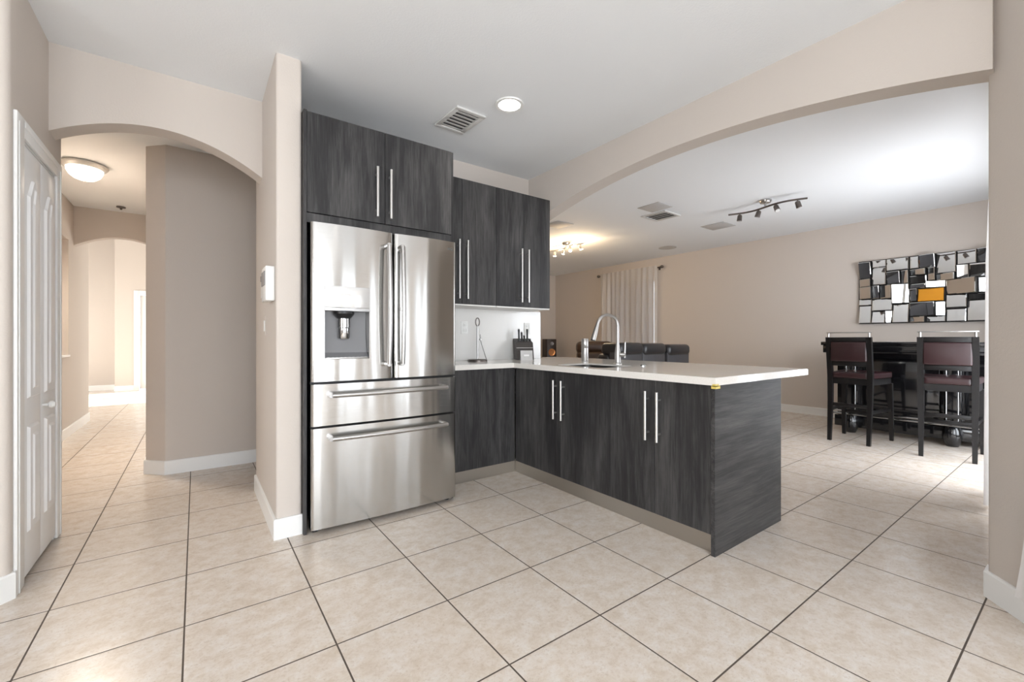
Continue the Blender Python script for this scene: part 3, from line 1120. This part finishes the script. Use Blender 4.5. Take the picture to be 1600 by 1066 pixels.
b = NB(); box(b, 0.359, 0.3645, 3.175, 3.245, 1.155, 1.275, 0.002); obj('cover_plate', b, WALL, sw)
b = NB(); box(b, 0.355, 0.3595, 3.193, 3.227, 1.18, 1.25, 0.002); obj('rocker', b, WHITEP, sw)
sw2 = thing('light_switch', 'light switch plate on the pantry wall at the left edge', 'light switch', (-0.71, 2.775, 0.86))
b = NB(); box(b, -0.755, -0.685, 2.769, 2.7745, 0.865, 0.98, 0.002); obj('cover_plate', b, WHITEP, sw2)
b = NB(); box(b, -0.737, -0.703, 2.765, 2.7695, 0.888, 0.957, 0.002); obj('rocker', b, WHITEP, sw2)

# ------------------------------------------------------------------ ceiling things
def vent(label, cx, cy, sx, sy, along='X', n=5, rot=0.0):
    t = thing('ceiling_vent', label, 'vent', (cx, cy, CZ - 0.012), rot)
    z0, z1 = -0.002, 0.0115
    w = 0.035
    b = NB()
    box(b, -sx / 2, sx / 2, -sy / 2, -sy / 2 + w, z0, z1, 0.003); box(b, -sx / 2, sx / 2, sy / 2 - w, sy / 2, z0, z1, 0.003)
    box(b, -sx / 2, -sx / 2 + w, -sy / 2 + w, sy / 2 - w, z0, z1, 0.003); box(b, sx / 2 - w, sx / 2, -sy / 2 + w, sy / 2 - w, z0, z1, 0.003)
    obj('frame', b, VENT, t, local=True)
    b = NB(); box(b, -sx / 2 + w, sx / 2 - w, -sy / 2 + w, sy / 2 - w, 0.010, 0.0115); obj('duct', b, VENTD, t, local=True)
    for i in range(n):
        b = NB()
        if along == 'X':
            y = -sy / 2 + w + (sy - 2 * w) * (i + 0.5) / n
            box(b, -sx / 2 + w, sx / 2 - w, -0.014, 0.014, -0.001, 0.001, 0, 2, Matrix.Translation((0, y, 0.001)) @ Matrix.Rotation(R(10), 4, 'X'))
        else:
            x = -sx / 2 + w + (sx - 2 * w) * (i + 0.5) / n
            box(b, -0.014, 0.014, -sy / 2 + w, sy / 2 - w, -0.001, 0.001, 0, 2, Matrix.Translation((x, 0, 0.001)) @ Matrix.Rotation(R(-10), 4, 'Y'))
        obj('louver', b, VENT, t, local=True)
    return t


vent('white louvered air vent on the kitchen ceiling beside downlight', 1.575, 2.81, 0.245, 0.335, 'X', 6, R(2))
vent('louvered air vent on the living room ceiling', 4.92, 3.43, 0.36, 0.36, 'Y', 4, R(2))


def downlight(label, x, y, watts):
    t = thing('downlight', label, 'downlight', (x, y, CZ - 0.006))
    b = NB(); lathe(b, [(0.072, 0.0055), (0.075, -0.002), (0.096, -0.004), (0.098, 0.0), (0.098, 0.0055)], (0, 0, 0), 40); obj('trim_ring', b, TRIM, t, local=True)
    b = NB(); lathe(b, [(0.0745, 0.004), (0.0745, -0.0015), (0.05, -0.003), (0.003, -0.0035)], (0, 0, 0), 32); obj('lens', b, CANLENS, t, local=True)
    d = bpy.data.lights.new('downlight_lamp', 'SPOT'); d.energy = watts; d.spot_size = R(130); d.spot_blend = 0.8; d.shadow_soft_size = 0.07; d.color = (1.0, 0.95, 0.88)
    o = bpy.data.objects.new('downlight_lamp', d); COL.objects.link(o); o.location = (x, y, CZ - 0.03)
    return t


downlight('lit round recessed downlight in the kitchen ceiling', 1.746, 2.42, 9)
for q, (x, y) in enumerate(((-1.4, -0.9), (1.2, -1.6))):  # unseen downlights added behind the camera as fill
    downlight(('added fill downlight, unseen, in the ceiling left behind the camera', 'added fill downlight, unseen, in the ceiling before rear windows')[q], x, y, 5)

for (x, y, sx, sy, rot, lab) in ((4.55, 3.25, 0.30, 0.30, 0, 'square flush speaker grille beside living room vent'),
                            (6.03, 3.257, 0.34, 0.34, 0, 'square flush speaker grille near the unlit track light'),
                            (4.142, 4.55, 0.30, 0.30, 0, 'square flush speaker grille nearest the wall cabinets')):
    t = thing('ceiling_speaker', lab, 'speaker', (x, y, CZ - 0.006), R(rot))
    b = NB(); box(b, -sx / 2, sx / 2, -sy / 2, sy / 2, -0.001, 0.0055, 0.002); obj('grille', b, SPKG, t, local=True)
t = thing('ceiling_speaker', 'round flush speaker grille near the far living room wall', 'speaker', (6.74, 4.56, CZ - 0.006))
b = NB(); lathe(b, [(0.15, 0.0055), (0.15, 0.0), (0.13, -0.002), (0.003, -0.002)], (0, 0, 0), 36); obj('grille', b, SPKG, t, local=True)


def track(label, cx, cy, rot, lit):
    t = thing('track_light', label, 'track light', (cx, cy, CZ - 0.001), rot)
    b = NB(); lathe(b, [(0.065, 0.0), (0.065, -0.012), (0.055, -0.032), (0.02, -0.036), (0.003, -0.036)], (0, 0, 0), 32); obj('canopy', b, STEELP, t, local=True)
    b = NB(); cyl(b, (0, 0, -0.03), (0, 0, -0.075), 0.012); obj('stem', b, STEELP, t, local=True)
    f = lambda s: (0.055 * math.sin(s * PI * 1.05), s * 0.42, -0.080)
    b = NB(); tube(b, [f(-1 + 2 * i / 30) for i in range(31)], 0.0105, 10); obj('bar', b, BRONZE if not lit else STEELP, t, local=True)
    for s, tilt in ((-0.80, (0.25, -0.2)), (-0.30, (-0.3, -0.45)), (0.20, (0.05, 0.35)), (0.72, (0.0, 0.12))):
        p = Vector(f(s))
        d = Vector((tilt[0], tilt[1], -1)).normalized()
        b = NB()
        cyl(b, p, p + Vector((0, 0, -0.03)), 0.006, n=10)
        a = p + Vector((0, 0, -0.03)) - d * 0.012
        tube(b, [a, a + d * 0.012, a + d * 0.075], [0.018, 0.026, 0.029], 18)
        h = obj('spot_head', b, STEELP if lit else BRONZE, t, local=True)
        b = NB(); cyl(b, a + d * 0.070, a + d * 0.079, 0.024, n=18)
        obj('bulb', b, BULB if lit else BULBOFF, h, local=True)
        if lit:
            L = bpy.data.lights.new('track_lamp', 'POINT'); L.energy = 8; L.shadow_soft_size = 0.025; L.color = (1.0, 0.74, 0.46)
            o = bpy.data.objects.new('track_lamp', L); COL.objects.link(o)
            o.location = Matrix.Translation((cx, cy, CZ)) @ Matrix.Rotation(rot, 4, 'Z') @ (a + d * 0.11)
    return t


track('unlit four-head curved track light on the living room ceiling', 5.36, 2.33, R(3), False)
track('glowing four-head curved track light beside wall cabinets', 5.02, 5.33, R(3), True)

# hall lamp and smoke detector
HX, HY = -0.83, 5.56
hd = thing('ceiling_lamp', 'lit frosted dome lamp on the hall ceiling', 'ceiling lamp', (HX, HY, CZ))
b = NB(); lathe(b, [(0.150, 2.7495), (0.165, 2.738), (0.165, 2.728), (0.150, 2.708), (0.132, 2.700), (0.05, 2.700)], (HX, HY, 0), 40); obj('base_ring', b, mat('pewter_ring', (0.50, 0.49, 0.47), 0.4, 0.5), hd)
b = NB(); lathe(b, [(0.130, 2.704), (0.126, 2.675), (0.108, 2.640), (0.075, 2.612), (0.03, 2.596), (0.004, 2.594)], (HX, HY, 0), 40); obj('glass_shade', b, FROST, hd)
b = NB(); lathe(b, [(0.008, 2.597), (0.010, 2.587), (0.003, 2.579)], (HX, HY, 0), 14); obj('finial', b, STEELP, hd)
L = bpy.data.lights.new('hall_lamp', 'SPOT'); L.energy = 115; L.spot_size = R(165); L.spot_blend = 0.6; L.shadow_soft_size = 0.12; L.color = (1.0, 0.88, 0.74)
o = bpy.data.objects.new('hall_lamp', L); COL.objects.link(o); o.location = (HX, HY, 2.57)
sd = thing('smoke_detector', 'small round detector on the hall ceiling near inner arch', 'smoke detector', (-0.74, 7.1, CZ))
b = NB(); lathe(b, [(0.045, 2.7495), (0.045, 2.738), (0.012, 2.730), (0.012, 2.715), (0.003, 2.712)], (-0.74, 7.1, 0), 24); obj('body', b, BRONZE, sd)

# ------------------------------------------------------------------ bar
ba = thing('home_bar', 'black lacquered home bar with chrome foot rail below wall mirror', 'bar', (6.65, 1.25, 0))
b = NB(); box(b, 6.24, 7.02, 0.42, 2.07, 1.055, 1.098, 0.008); obj('bar_top', b, BLKLAQ, ba)
b = NB(); box(b, 6.27, 7.00, 0.45, 2.055, 0.965, 1.055, 0.004); box(b, 6.262, 6.28, 0.47, 2.02, 0.992, 1.002); obj('apron', b, BLKLAQ, ba)
b = NB(); box(b, 6.52, 6.96, 0.50, 1.98, 0.06, 0.966); obj('body', b, BLKLAQ, ba)
for y0, y1 in ((0.56, 0.86), (1.04, 1.72)):
    b = NB(); prism(b, [(y0, 0.30), (y1, 0.30), (y1, 0.90), (y0, 0.90)], 'X', 6.521, 6.508, 0.02); obj('front_panel', b, BLKLAQ, ba)
b = NB(); box(b, 6.48, 6.98, 0.48, 2.00, 0.055, 0.19, 0.006); obj('plinth', b, BLKLAQ, ba)
for y in (0.945, 1.82):
    b = NB(); box(b, 6.43, 6.52, y - 0.07, y + 0.07, 0.22, 0.966, 0.008); p = obj('pilaster', b, BLKLAQ, ba)
    b = NB()
    for dy in (-0.045, 0.045):
        cyl(b, (6.427, y + dy, 0.26), (6.427, y + dy, 0.95), 0.006, n=12)
    obj('chrome_rod', b, CHROME, p)
    b = NB(); lathe(b, [(0.050, 0.0), (0.068, 0.05), (0.080, 0.11), (0.074, 0.17), (0.058, 0.222)], (6.44, y, 0), 24); obj('bun_foot', b, BLKLAQ, ba)
for y in (0.58, 1.93):
    b = NB(); lathe(b, [(0.030, 0.0), (0.045, 0.03), (0.040, 0.058)], (6.88, y, 0), 20); obj('bun_foot', b, BLKLAQ, ba)
b = NB()
for (x, z) in ((6.345, 0.262), (6.375, 0.225)):
    cyl(b, (x, 0.46, z), (x, 2.00, z), 0.011, n=12)
fr_ = obj('foot_rail', b, CHROME, ba)
for y in (0.945, 1.82):
    b = NB(); cyl(b, (6.345, y, 0.262), (6.45, y, 0.262), 0.009, n=10); lathe(b, [(0.003, -0.024), (0.021, -0.012), (0.024, 0.0), (0.021, 0.012), (0.003, 0.024)], (6.345, y, 0.262), 16)
    obj('rail_bracket', b, CHROME, fr_)

# ------------------------------------------------------------------ bar stools (own frame: back at x=0, faces +x)
def stool():
    t = thing('bar_stool', 'dark wood bar stool with burgundy seat, left of the two at the bar', 'bar stool', (5.735, 1.642, 0), R(-3), 'stools at the black bar')

    def leg(pts, w):
        b = NB()
        rings = []
        for (x, y, z), s in zip(pts, w):
            rings.append([b.verts.new((x + dx * s, y + dy * s, z)) for dx, dy in ((-1, -1), (1, -1), (1, 1), (-1, 1))])
        for A, B in zip(rings, rings[1:]):
            for k in range(4):
                b.faces.new((A[k], A[(k + 1) % 4], B[(k + 1) % 4], B[k]))
        b.faces.new(rings[0][::-1]); b.faces.new(rings[-1])
        return b
    for s in (-1, 1):
        obj('rear_leg', leg([(0.0, s * 0.178, 0), (0.035, s * 0.180, 0.45), (0.04, s * 0.182, 0.72), (-0.01, s * 0.184, 1.15)], [0.017, 0.022, 0.024, 0.022]), BLKWOOD, t, local=True)
    for s in (-1, 1):
        obj('front_leg', leg([(0.520, s * 0.222, 0), (0.508, s * 0.218, 0.35), (0.498, s * 0.212, 0.64)], [0.016, 0.021, 0.023]), BLKWOOD, t, local=True)
    b = NB()
    box(b, 0.03, 0.055, -0.16, 0.16, 0.635, 0.70); box(b, 0.485, 0.510, -0.19, 0.19, 0.635, 0.70)
    for s in (-1, 1):
        A = Vector((0.045, s * 0.175, 0.635)); B = Vector((0.50, s * 0.212, 0.635))
        prism(b, [(A.x, A.y - 0.011), (B.x, B.y - 0.011), (B.x, B.y + 0.011), (A.x, A.y + 0.011)], 'Z', 0.635, 0.70)
    obj('seat_frame', b, BLKWOOD, t, local=True)
    b = NB()
    pts = [(0.02, -0.155), (0.06, -0.195), (0.50, -0.235), (0.53, -0.20), (0.53, 0.20), (0.50, 0.235), (0.06, 0.195), (0.02, 0.155)]
    prism(b, pts, 'Z', 0.700, 0.768)
    es = list(b.edges)
    bmesh.ops.bevel(b, geom=es, offset=0.024, segments=4, affect='EDGES', profile=0.6, clamp_overlap=True)
    obj('seat', b, LEATHR, t, local=True)
    b = NB(); box(b, -0.022, 0.028, -0.165, 0.165, 0.885, 1.10, 0.014, 3); obj('back_cushion', b, LEATHR, t, local=True)
    b = NB(); box(b, -0.018, 0.012, -0.166, 0.166, 1.10, 1.15, 0.003); obj('top_rail', b, BLKWOOD, t, local=True)
    b = NB(); box(b, 0.008, 0.036, -0.166, 0.166, 0.835, 0.884, 0.003); obj('lower_rail', b, BLKWOOD, t, local=True)
    b = NB()
    box(b, -0.016, 0.000, -0.205, 0.205, 1.195, 1.206, 0.003)
    for s in (-1, 1):
        cyl(b, (-0.008, s * 0.184, 1.148), (-0.008, s * 0.184, 1.197), 0.0085, n=12)
    obj('chrome_handrail', b, STEELP, t, local=True)
    for x, z, w in ((0.032, 0.405, 0.165), (0.508, 0.28, 0.20)):
        b = NB(); box(b, x - 0.011, x + 0.011, -w, w, z - 0.018, z + 0.018, 0.002); obj('stretcher', b, BLKWOOD, t, local=True)
    for s in (-1, 1):
        b = NB()
        prism(b, [(0.035, s * 0.179 - 0.010), (0.508, s * 0.218 - 0.010), (0.508, s * 0.218 + 0.010), (0.035, s * 0.179 + 0.010)], 'Z', 0.33, 0.365)
        obj('stretcher', b, BLKWOOD, t, local=True)
    return t


st = stool()
dup(st, (5.680, 0.868, 0), R(6), 'dark wood bar stool with burgundy seat, nearest the right column')

# ------------------------------------------------------------------ wall mirror
MX, MY0, MY1, MZ0, MZ1 = 7.428, 2.0, 0.765, 1.338, 2.192
mi = thing('wall_mirror', 'rectangular mosaic wall mirror of tilted facets above the bar', 'mirror', (MX, (MY0 + MY1) / 2, MZ0))
b = NB(); box(b, 7.398, 7.428, MY1, MY0, MZ0, MZ1); obj('backing', b, BLKWOOD, mi)
FAC = [(145,215,300,380,'d'),(150,385,300,465,'t'),(150,465,310,585,'t'),(145,590,300,650,'c'),(150,655,300,840,'c'),
(305,185,470,260,'c'),(305,262,470,440,'c'),(310,450,395,580,'d'),(397,445,545,580,'t'),(305,585,545,705,'c'),(305,712,463,835,'c'),(467,705,548,835,'w'),
(475,160,725,290,'c'),(480,305,636,438,'d'),(640,292,730,430,'t'),(550,435,733,630,'w'),(550,640,730,830,'c'),
(738,150,835,275,'c'),(838,130,1010,270,'d'),(738,282,918,343,'t'),(738,348,915,428,'k'),(925,264,1008,400,'t'),(1012,105,1212,323,'c'),(1010,327,1208,400,'t'),
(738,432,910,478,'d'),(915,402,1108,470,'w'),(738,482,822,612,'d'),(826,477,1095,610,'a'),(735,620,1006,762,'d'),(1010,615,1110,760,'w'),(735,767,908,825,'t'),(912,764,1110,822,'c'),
(1215,90,1403,235,'c'),(1407,75,1530,220,'d'),(1215,242,1330,380,'w'),(1335,226,1528,365,'k'),(1112,385,1415,538,'t'),(1418,372,1530,522,'w'),(1110,545,1315,678,'c'),(1320,532,1525,598,'k'),(1115,690,1310,820,'c'),(1315,602,1525,820,'c')]
TGT = {'c': (4.6, 2.6, 2.75), 'd': (4.9, 3.45, 0.8), 't': (5.6, 8.28, 1.6), 'w': (5.2, 0.30, 1.2), 'k': (2.9, 2.2, 0.6), 'a': (5.0, 2.0, 2.75)}
for (x0, y0, x1, y1, c) in FAC:
    def mp(x, y):
        u = (x - 140) / 1393.0
        top, bot = 210 - 145 * u, 840 - 20 * u
        return u, (y - top) / (bot - top)
    ua, va = mp(x0, (y0 + y1) / 2); ub, vb = mp(x1, (y0 + y1) / 2)
    um = (ua + ub) / 2
    xm = 140 + 1393 * um
    v0 = mp(xm, y0)[1]; v1 = mp(xm, y1)[1]
    ua, ub = max(0.004, ua), min(0.996, ub); v0, v1 = max(0.006, v0), min(0.994, v1)
    ya, yb = MY0 + (MY1 - MY0) * ua, MY0 + (MY1 - MY0) * ub
    za, zb = MZ1 + (MZ0 - MZ1) * v0, MZ1 + (MZ0 - MZ1) * v1
    ctr = Vector((7.365, (ya + yb) / 2, (za + zb) / 2))
    tg = Vector(TGT[c]) + Vector((random.uniform(-.3, .3), random.uniform(-.3, .3), 0))
    nrm = ((tg - ctr).normalized() + (Vector((0, 0, 1.13)) - ctr).normalized()).normalized()
    hw, hh = abs(ya - yb) / 2 - 0.002, abs(za - zb) / 2 - 0.002
    b = NB()

    def depth(y, z):
        return -(nrm.y * y + nrm.z * z) / nrm.x
    mx = max(depth(sy * hw, sz * hh) for sy in (-1, 1) for sz in (-1, 1))
    cx_ = 7.392 - mx
    i_ = 0.006
    A = [b.verts.new((7.399, ctr.y + sy * hw, ctr.z + sz * hh)) for sy, sz in ((-1, -1), (1, -1), (1, 1), (-1, 1))]
    Bv = [b.verts.new((cx_ + 0.003 + depth(sy * hw, sz * hh), ctr.y + sy * hw, ctr.z + sz * hh)) for sy, sz in ((-1, -1), (1, -1), (1, 1), (-1, 1))]
    Cv = [b.verts.new((cx_ + depth(sy * (hw - i_), sz * (hh - i_)), ctr.y + sy * (hw - i_), ctr.z + sz * (hh - i_))) for sy, sz in ((-1, -1), (1, -1), (1, 1), (-1, 1))]
    b.faces.new(A); b.faces.new(Cv[::-1])
    for P_, Q_ in ((A, Bv), (Bv, Cv)):
        for k in range(4):
            b.faces.new((P_[k], P_[(k + 1) % 4], Q_[(k + 1) % 4], Q_[k]))
    fo = obj('mirror_facet', b, [ORANGE_REFLECTION if c == 'a' else MIRROR, BLKWOOD], mi, smooth=False)
    for pl in fo.data.polygons:
        if pl.index >= 2 and pl.index < 6:
            pl.material_index = 1

# ------------------------------------------------------------------ living room curtain, sofa, recliner, loudspeaker
cr = thing('curtain_rod', 'bronze curtain rod above the living room window', 'curtain rod', (7.35, 5.92, 2.545))
b = NB(); cyl(b, (7.35, 5.14, 2.545), (7.35, 6.70, 2.545), 0.009, n=12); obj('rod', b, BRONZE, cr)
for y in (5.10, 6.745):
    b = NB(); lathe(b, [(0.004, -0.045), (0.018, -0.035), (0.030, -0.010), (0.030, 0.012), (0.014, 0.035), (0.004, 0.045)], (7.35, y, 2.545), 16, 'Y'); obj('finial', b, BRONZE, cr)
for y in (5.20, 6.66):
    b = NB(); box(b, 7.35, 7.429, y - 0.008, y + 0.008, 2.530, 2.540); box(b, 7.420, 7.429, y - 0.02, y + 0.02, 2.50, 2.57); obj('bracket', b, BRONZE, cr)


def drape(P0, P1, z0, z1, n, amp, nrm, seed, flare=0.0, header=0.04):
    rnd = random.Random(seed)
    ph = [rnd.uniform(0, 6.28) for _ in range(4)]
    bm = NB()
    N, M_ = n * 10, 16
    P0, P1, nrm = Vector(P0), Vector(P1), Vector(nrm)
    g = []
    for j in range(M_ + 1):
        t = j / M_
        z = z1 + (z0 - z1) * t
        row = []
        for i in range(N + 1):
            s = i / N
            w = math.sin(s * n * 2 * PI + ph[0] + 0.9 * math.sin(s * 9 + ph[1])) * 0.7 + 0.3 * math.sin(s * n * 4.7 + ph[2])
            a = amp * (0.35 + 0.65 * min(1, t * 4)) * (0.75 + 0.5 * t)
            p = P0.lerp(P1, s + 0.004 * math.sin(t * 5 + s * 20)) + nrm * (w * a + flare * t ** 6)
            row.append(bm.verts.new((p.x, p.y, z)))
        g.append(row)
    for j in range(M_):
        for i in range(N):
            bm.faces.new((g[j][i], g[j][i + 1], g[j + 1][i + 1], g[j + 1][i]))
    return bm


b = drape((7.292, 6.64, 0), (7.292, 5.17, 0), 0.25, 2.575, 11, 0.036, (1, 0, 0), 3)
tag(obj('sheer_curtain', b, SHEER, ang=180), 'sheer white gathered curtain hanging behind the sofa', 'curtain')
b = drape((4.22, 0.445, 0), (4.75, 0.445, 0), 0.02, 2.2, 8, 0.028, (0, 1, 0), 5)
tag(obj('patio_curtain', b, SHEERD, ang=180), 'bright white curtain at the sliding door beside column', 'curtain')
b = drape((2.605, 0.16, 0), (2.40, -0.018, 0), 0.13, 2.2, 5, 0.010, (-0.656, 0.755, 0), 9, 0.06)
tag(obj('kitchen_curtain', b, SHEERD, ang=180), 'white curtain hem at the right edge in front of column', 'curtain')


def cushion(bm, x0, x1, y0, y1, z0, z1, r, M=None):
    box(bm, x0, x1, y0, y1, z0, z1, r, 5, M)


# sofa (own frame: x along its length, its back towards -y)
so = thing('sofa', 'black leather reclining sofa seen from behind beyond the counter', 'sofa', (4.88, 3.46, 0), R(4))
b = NB(); box(b, -0.80, 0.86, 0.06, 0.90, 0.0, 0.42, 0.02); obj('base', b, LEATHB, so, local=True)
for x0, x1, tz in ((-0.80, -0.285, 1.085), (-0.28, 0.255, 1.075), (0.315, 0.90, 1.055)):
    b = NB(); box(b, x0, x1, 0.03, 0.16, 0.10, tz - 0.10, 0.012); obj('back_panel', b, VINYL, so, local=True)
    b = NB()
    cushion(b, x0 - 0.004, x1 + 0.004, 0.0, 0.30, tz - 0.155, tz, 0.06)
    obj('headrest', b, LEATHB, so, local=True)
    b = NB(); cushion(b, x0, x1, 0.16, 0.36, 0.46, tz - 0.14, 0.05); obj('back_cushion', b, LEATHB, so, local=True)
    b = NB(); cushion(b, x0, x1, 0.30, 0.92, 0.40, 0.52, 0.05); obj('seat_cushion', b, LEATHB, so, local=True)
for x0, x1 in ((-1.00, -0.805), (0.905, 1.05)):
    if x0 > 0:
        continue
    b = NB(); cushion(b, x0, x1, 0.10, 0.92, 0.0, 0.66, 0.07); obj('armrest', b, LEATHK, so, local=True)
rc = thing('recliner', 'dark brown leather recliner facing the kitchen left of the sofa', 'armchair', (5.72, 5.25, 0), R(145))
b = NB(); box(b, -0.42, 0.42, -0.42, 0.36, 0.05, 0.40, 0.03); obj('base', b, LEATHK, rc, local=True)
b = NB(); cushion(b, -0.29, 0.29, -0.22, 0.42, 0.38, 0.52, 0.05); obj('seat_cushion', b, LEATHK, rc, local=True)
b = NB(); cushion(b, -0.32, 0.32, -0.46, -0.20, 0.42, 0.90, 0.06); obj('back_cushion', b, LEATHK, rc, local=True)
b = NB(); cushion(b, -0.33, 0.33, -0.50, -0.22, 0.86, 1.09, 0.09); obj('headrest', b, LEATHK, rc, local=True)
for s in (-1, 1):
    b = NB(); cushion(b, s * 0.30, s * 0.47, -0.40, 0.42, 0.05, 0.64, 0.06); obj('armrest', b, LEATHK, rc, local=True)
sp = thing('loudspeaker', 'black tower loudspeaker with copper cone beyond the backsplash end', 'loudspeaker', (7.02, 8.05, 0), R(-20))
b = NB(); box(b, -0.12, 0.12, -0.16, 0.16, 0.02, 1.13, 0.006); obj('cabinet', b, mat('dark_brown_speaker_veneer', (0.03, 0.018, 0.012), 0.4), sp, local=True)
for z, r in ((0.81, 0.075), (0.55, 0.075)):
    b = NB(); lathe(b, [(r + 0.012, -0.160), (r + 0.010, -0.168), (r, -0.168), (r * 0.35, -0.148), (r * 0.3, -0.158), (0.004, -0.165)], (0, 0, z), 28, 'Y'); obj('woofer', b, COPPER, sp, local=True)
b = NB(); lathe(b, [(0.05, -0.160), (0.048, -0.166), (0.02, -0.161), (0.003, -0.165)], (0, 0, 1.02), 24, 'Y'); obj('tweeter', b, BRONZE, sp, local=True)
b = NB(); box(b, -0.14, 0.14, -0.18, 0.18, 0, 0.02, 0.004); obj('foot_plate', b, BLACKP, sp, local=True)
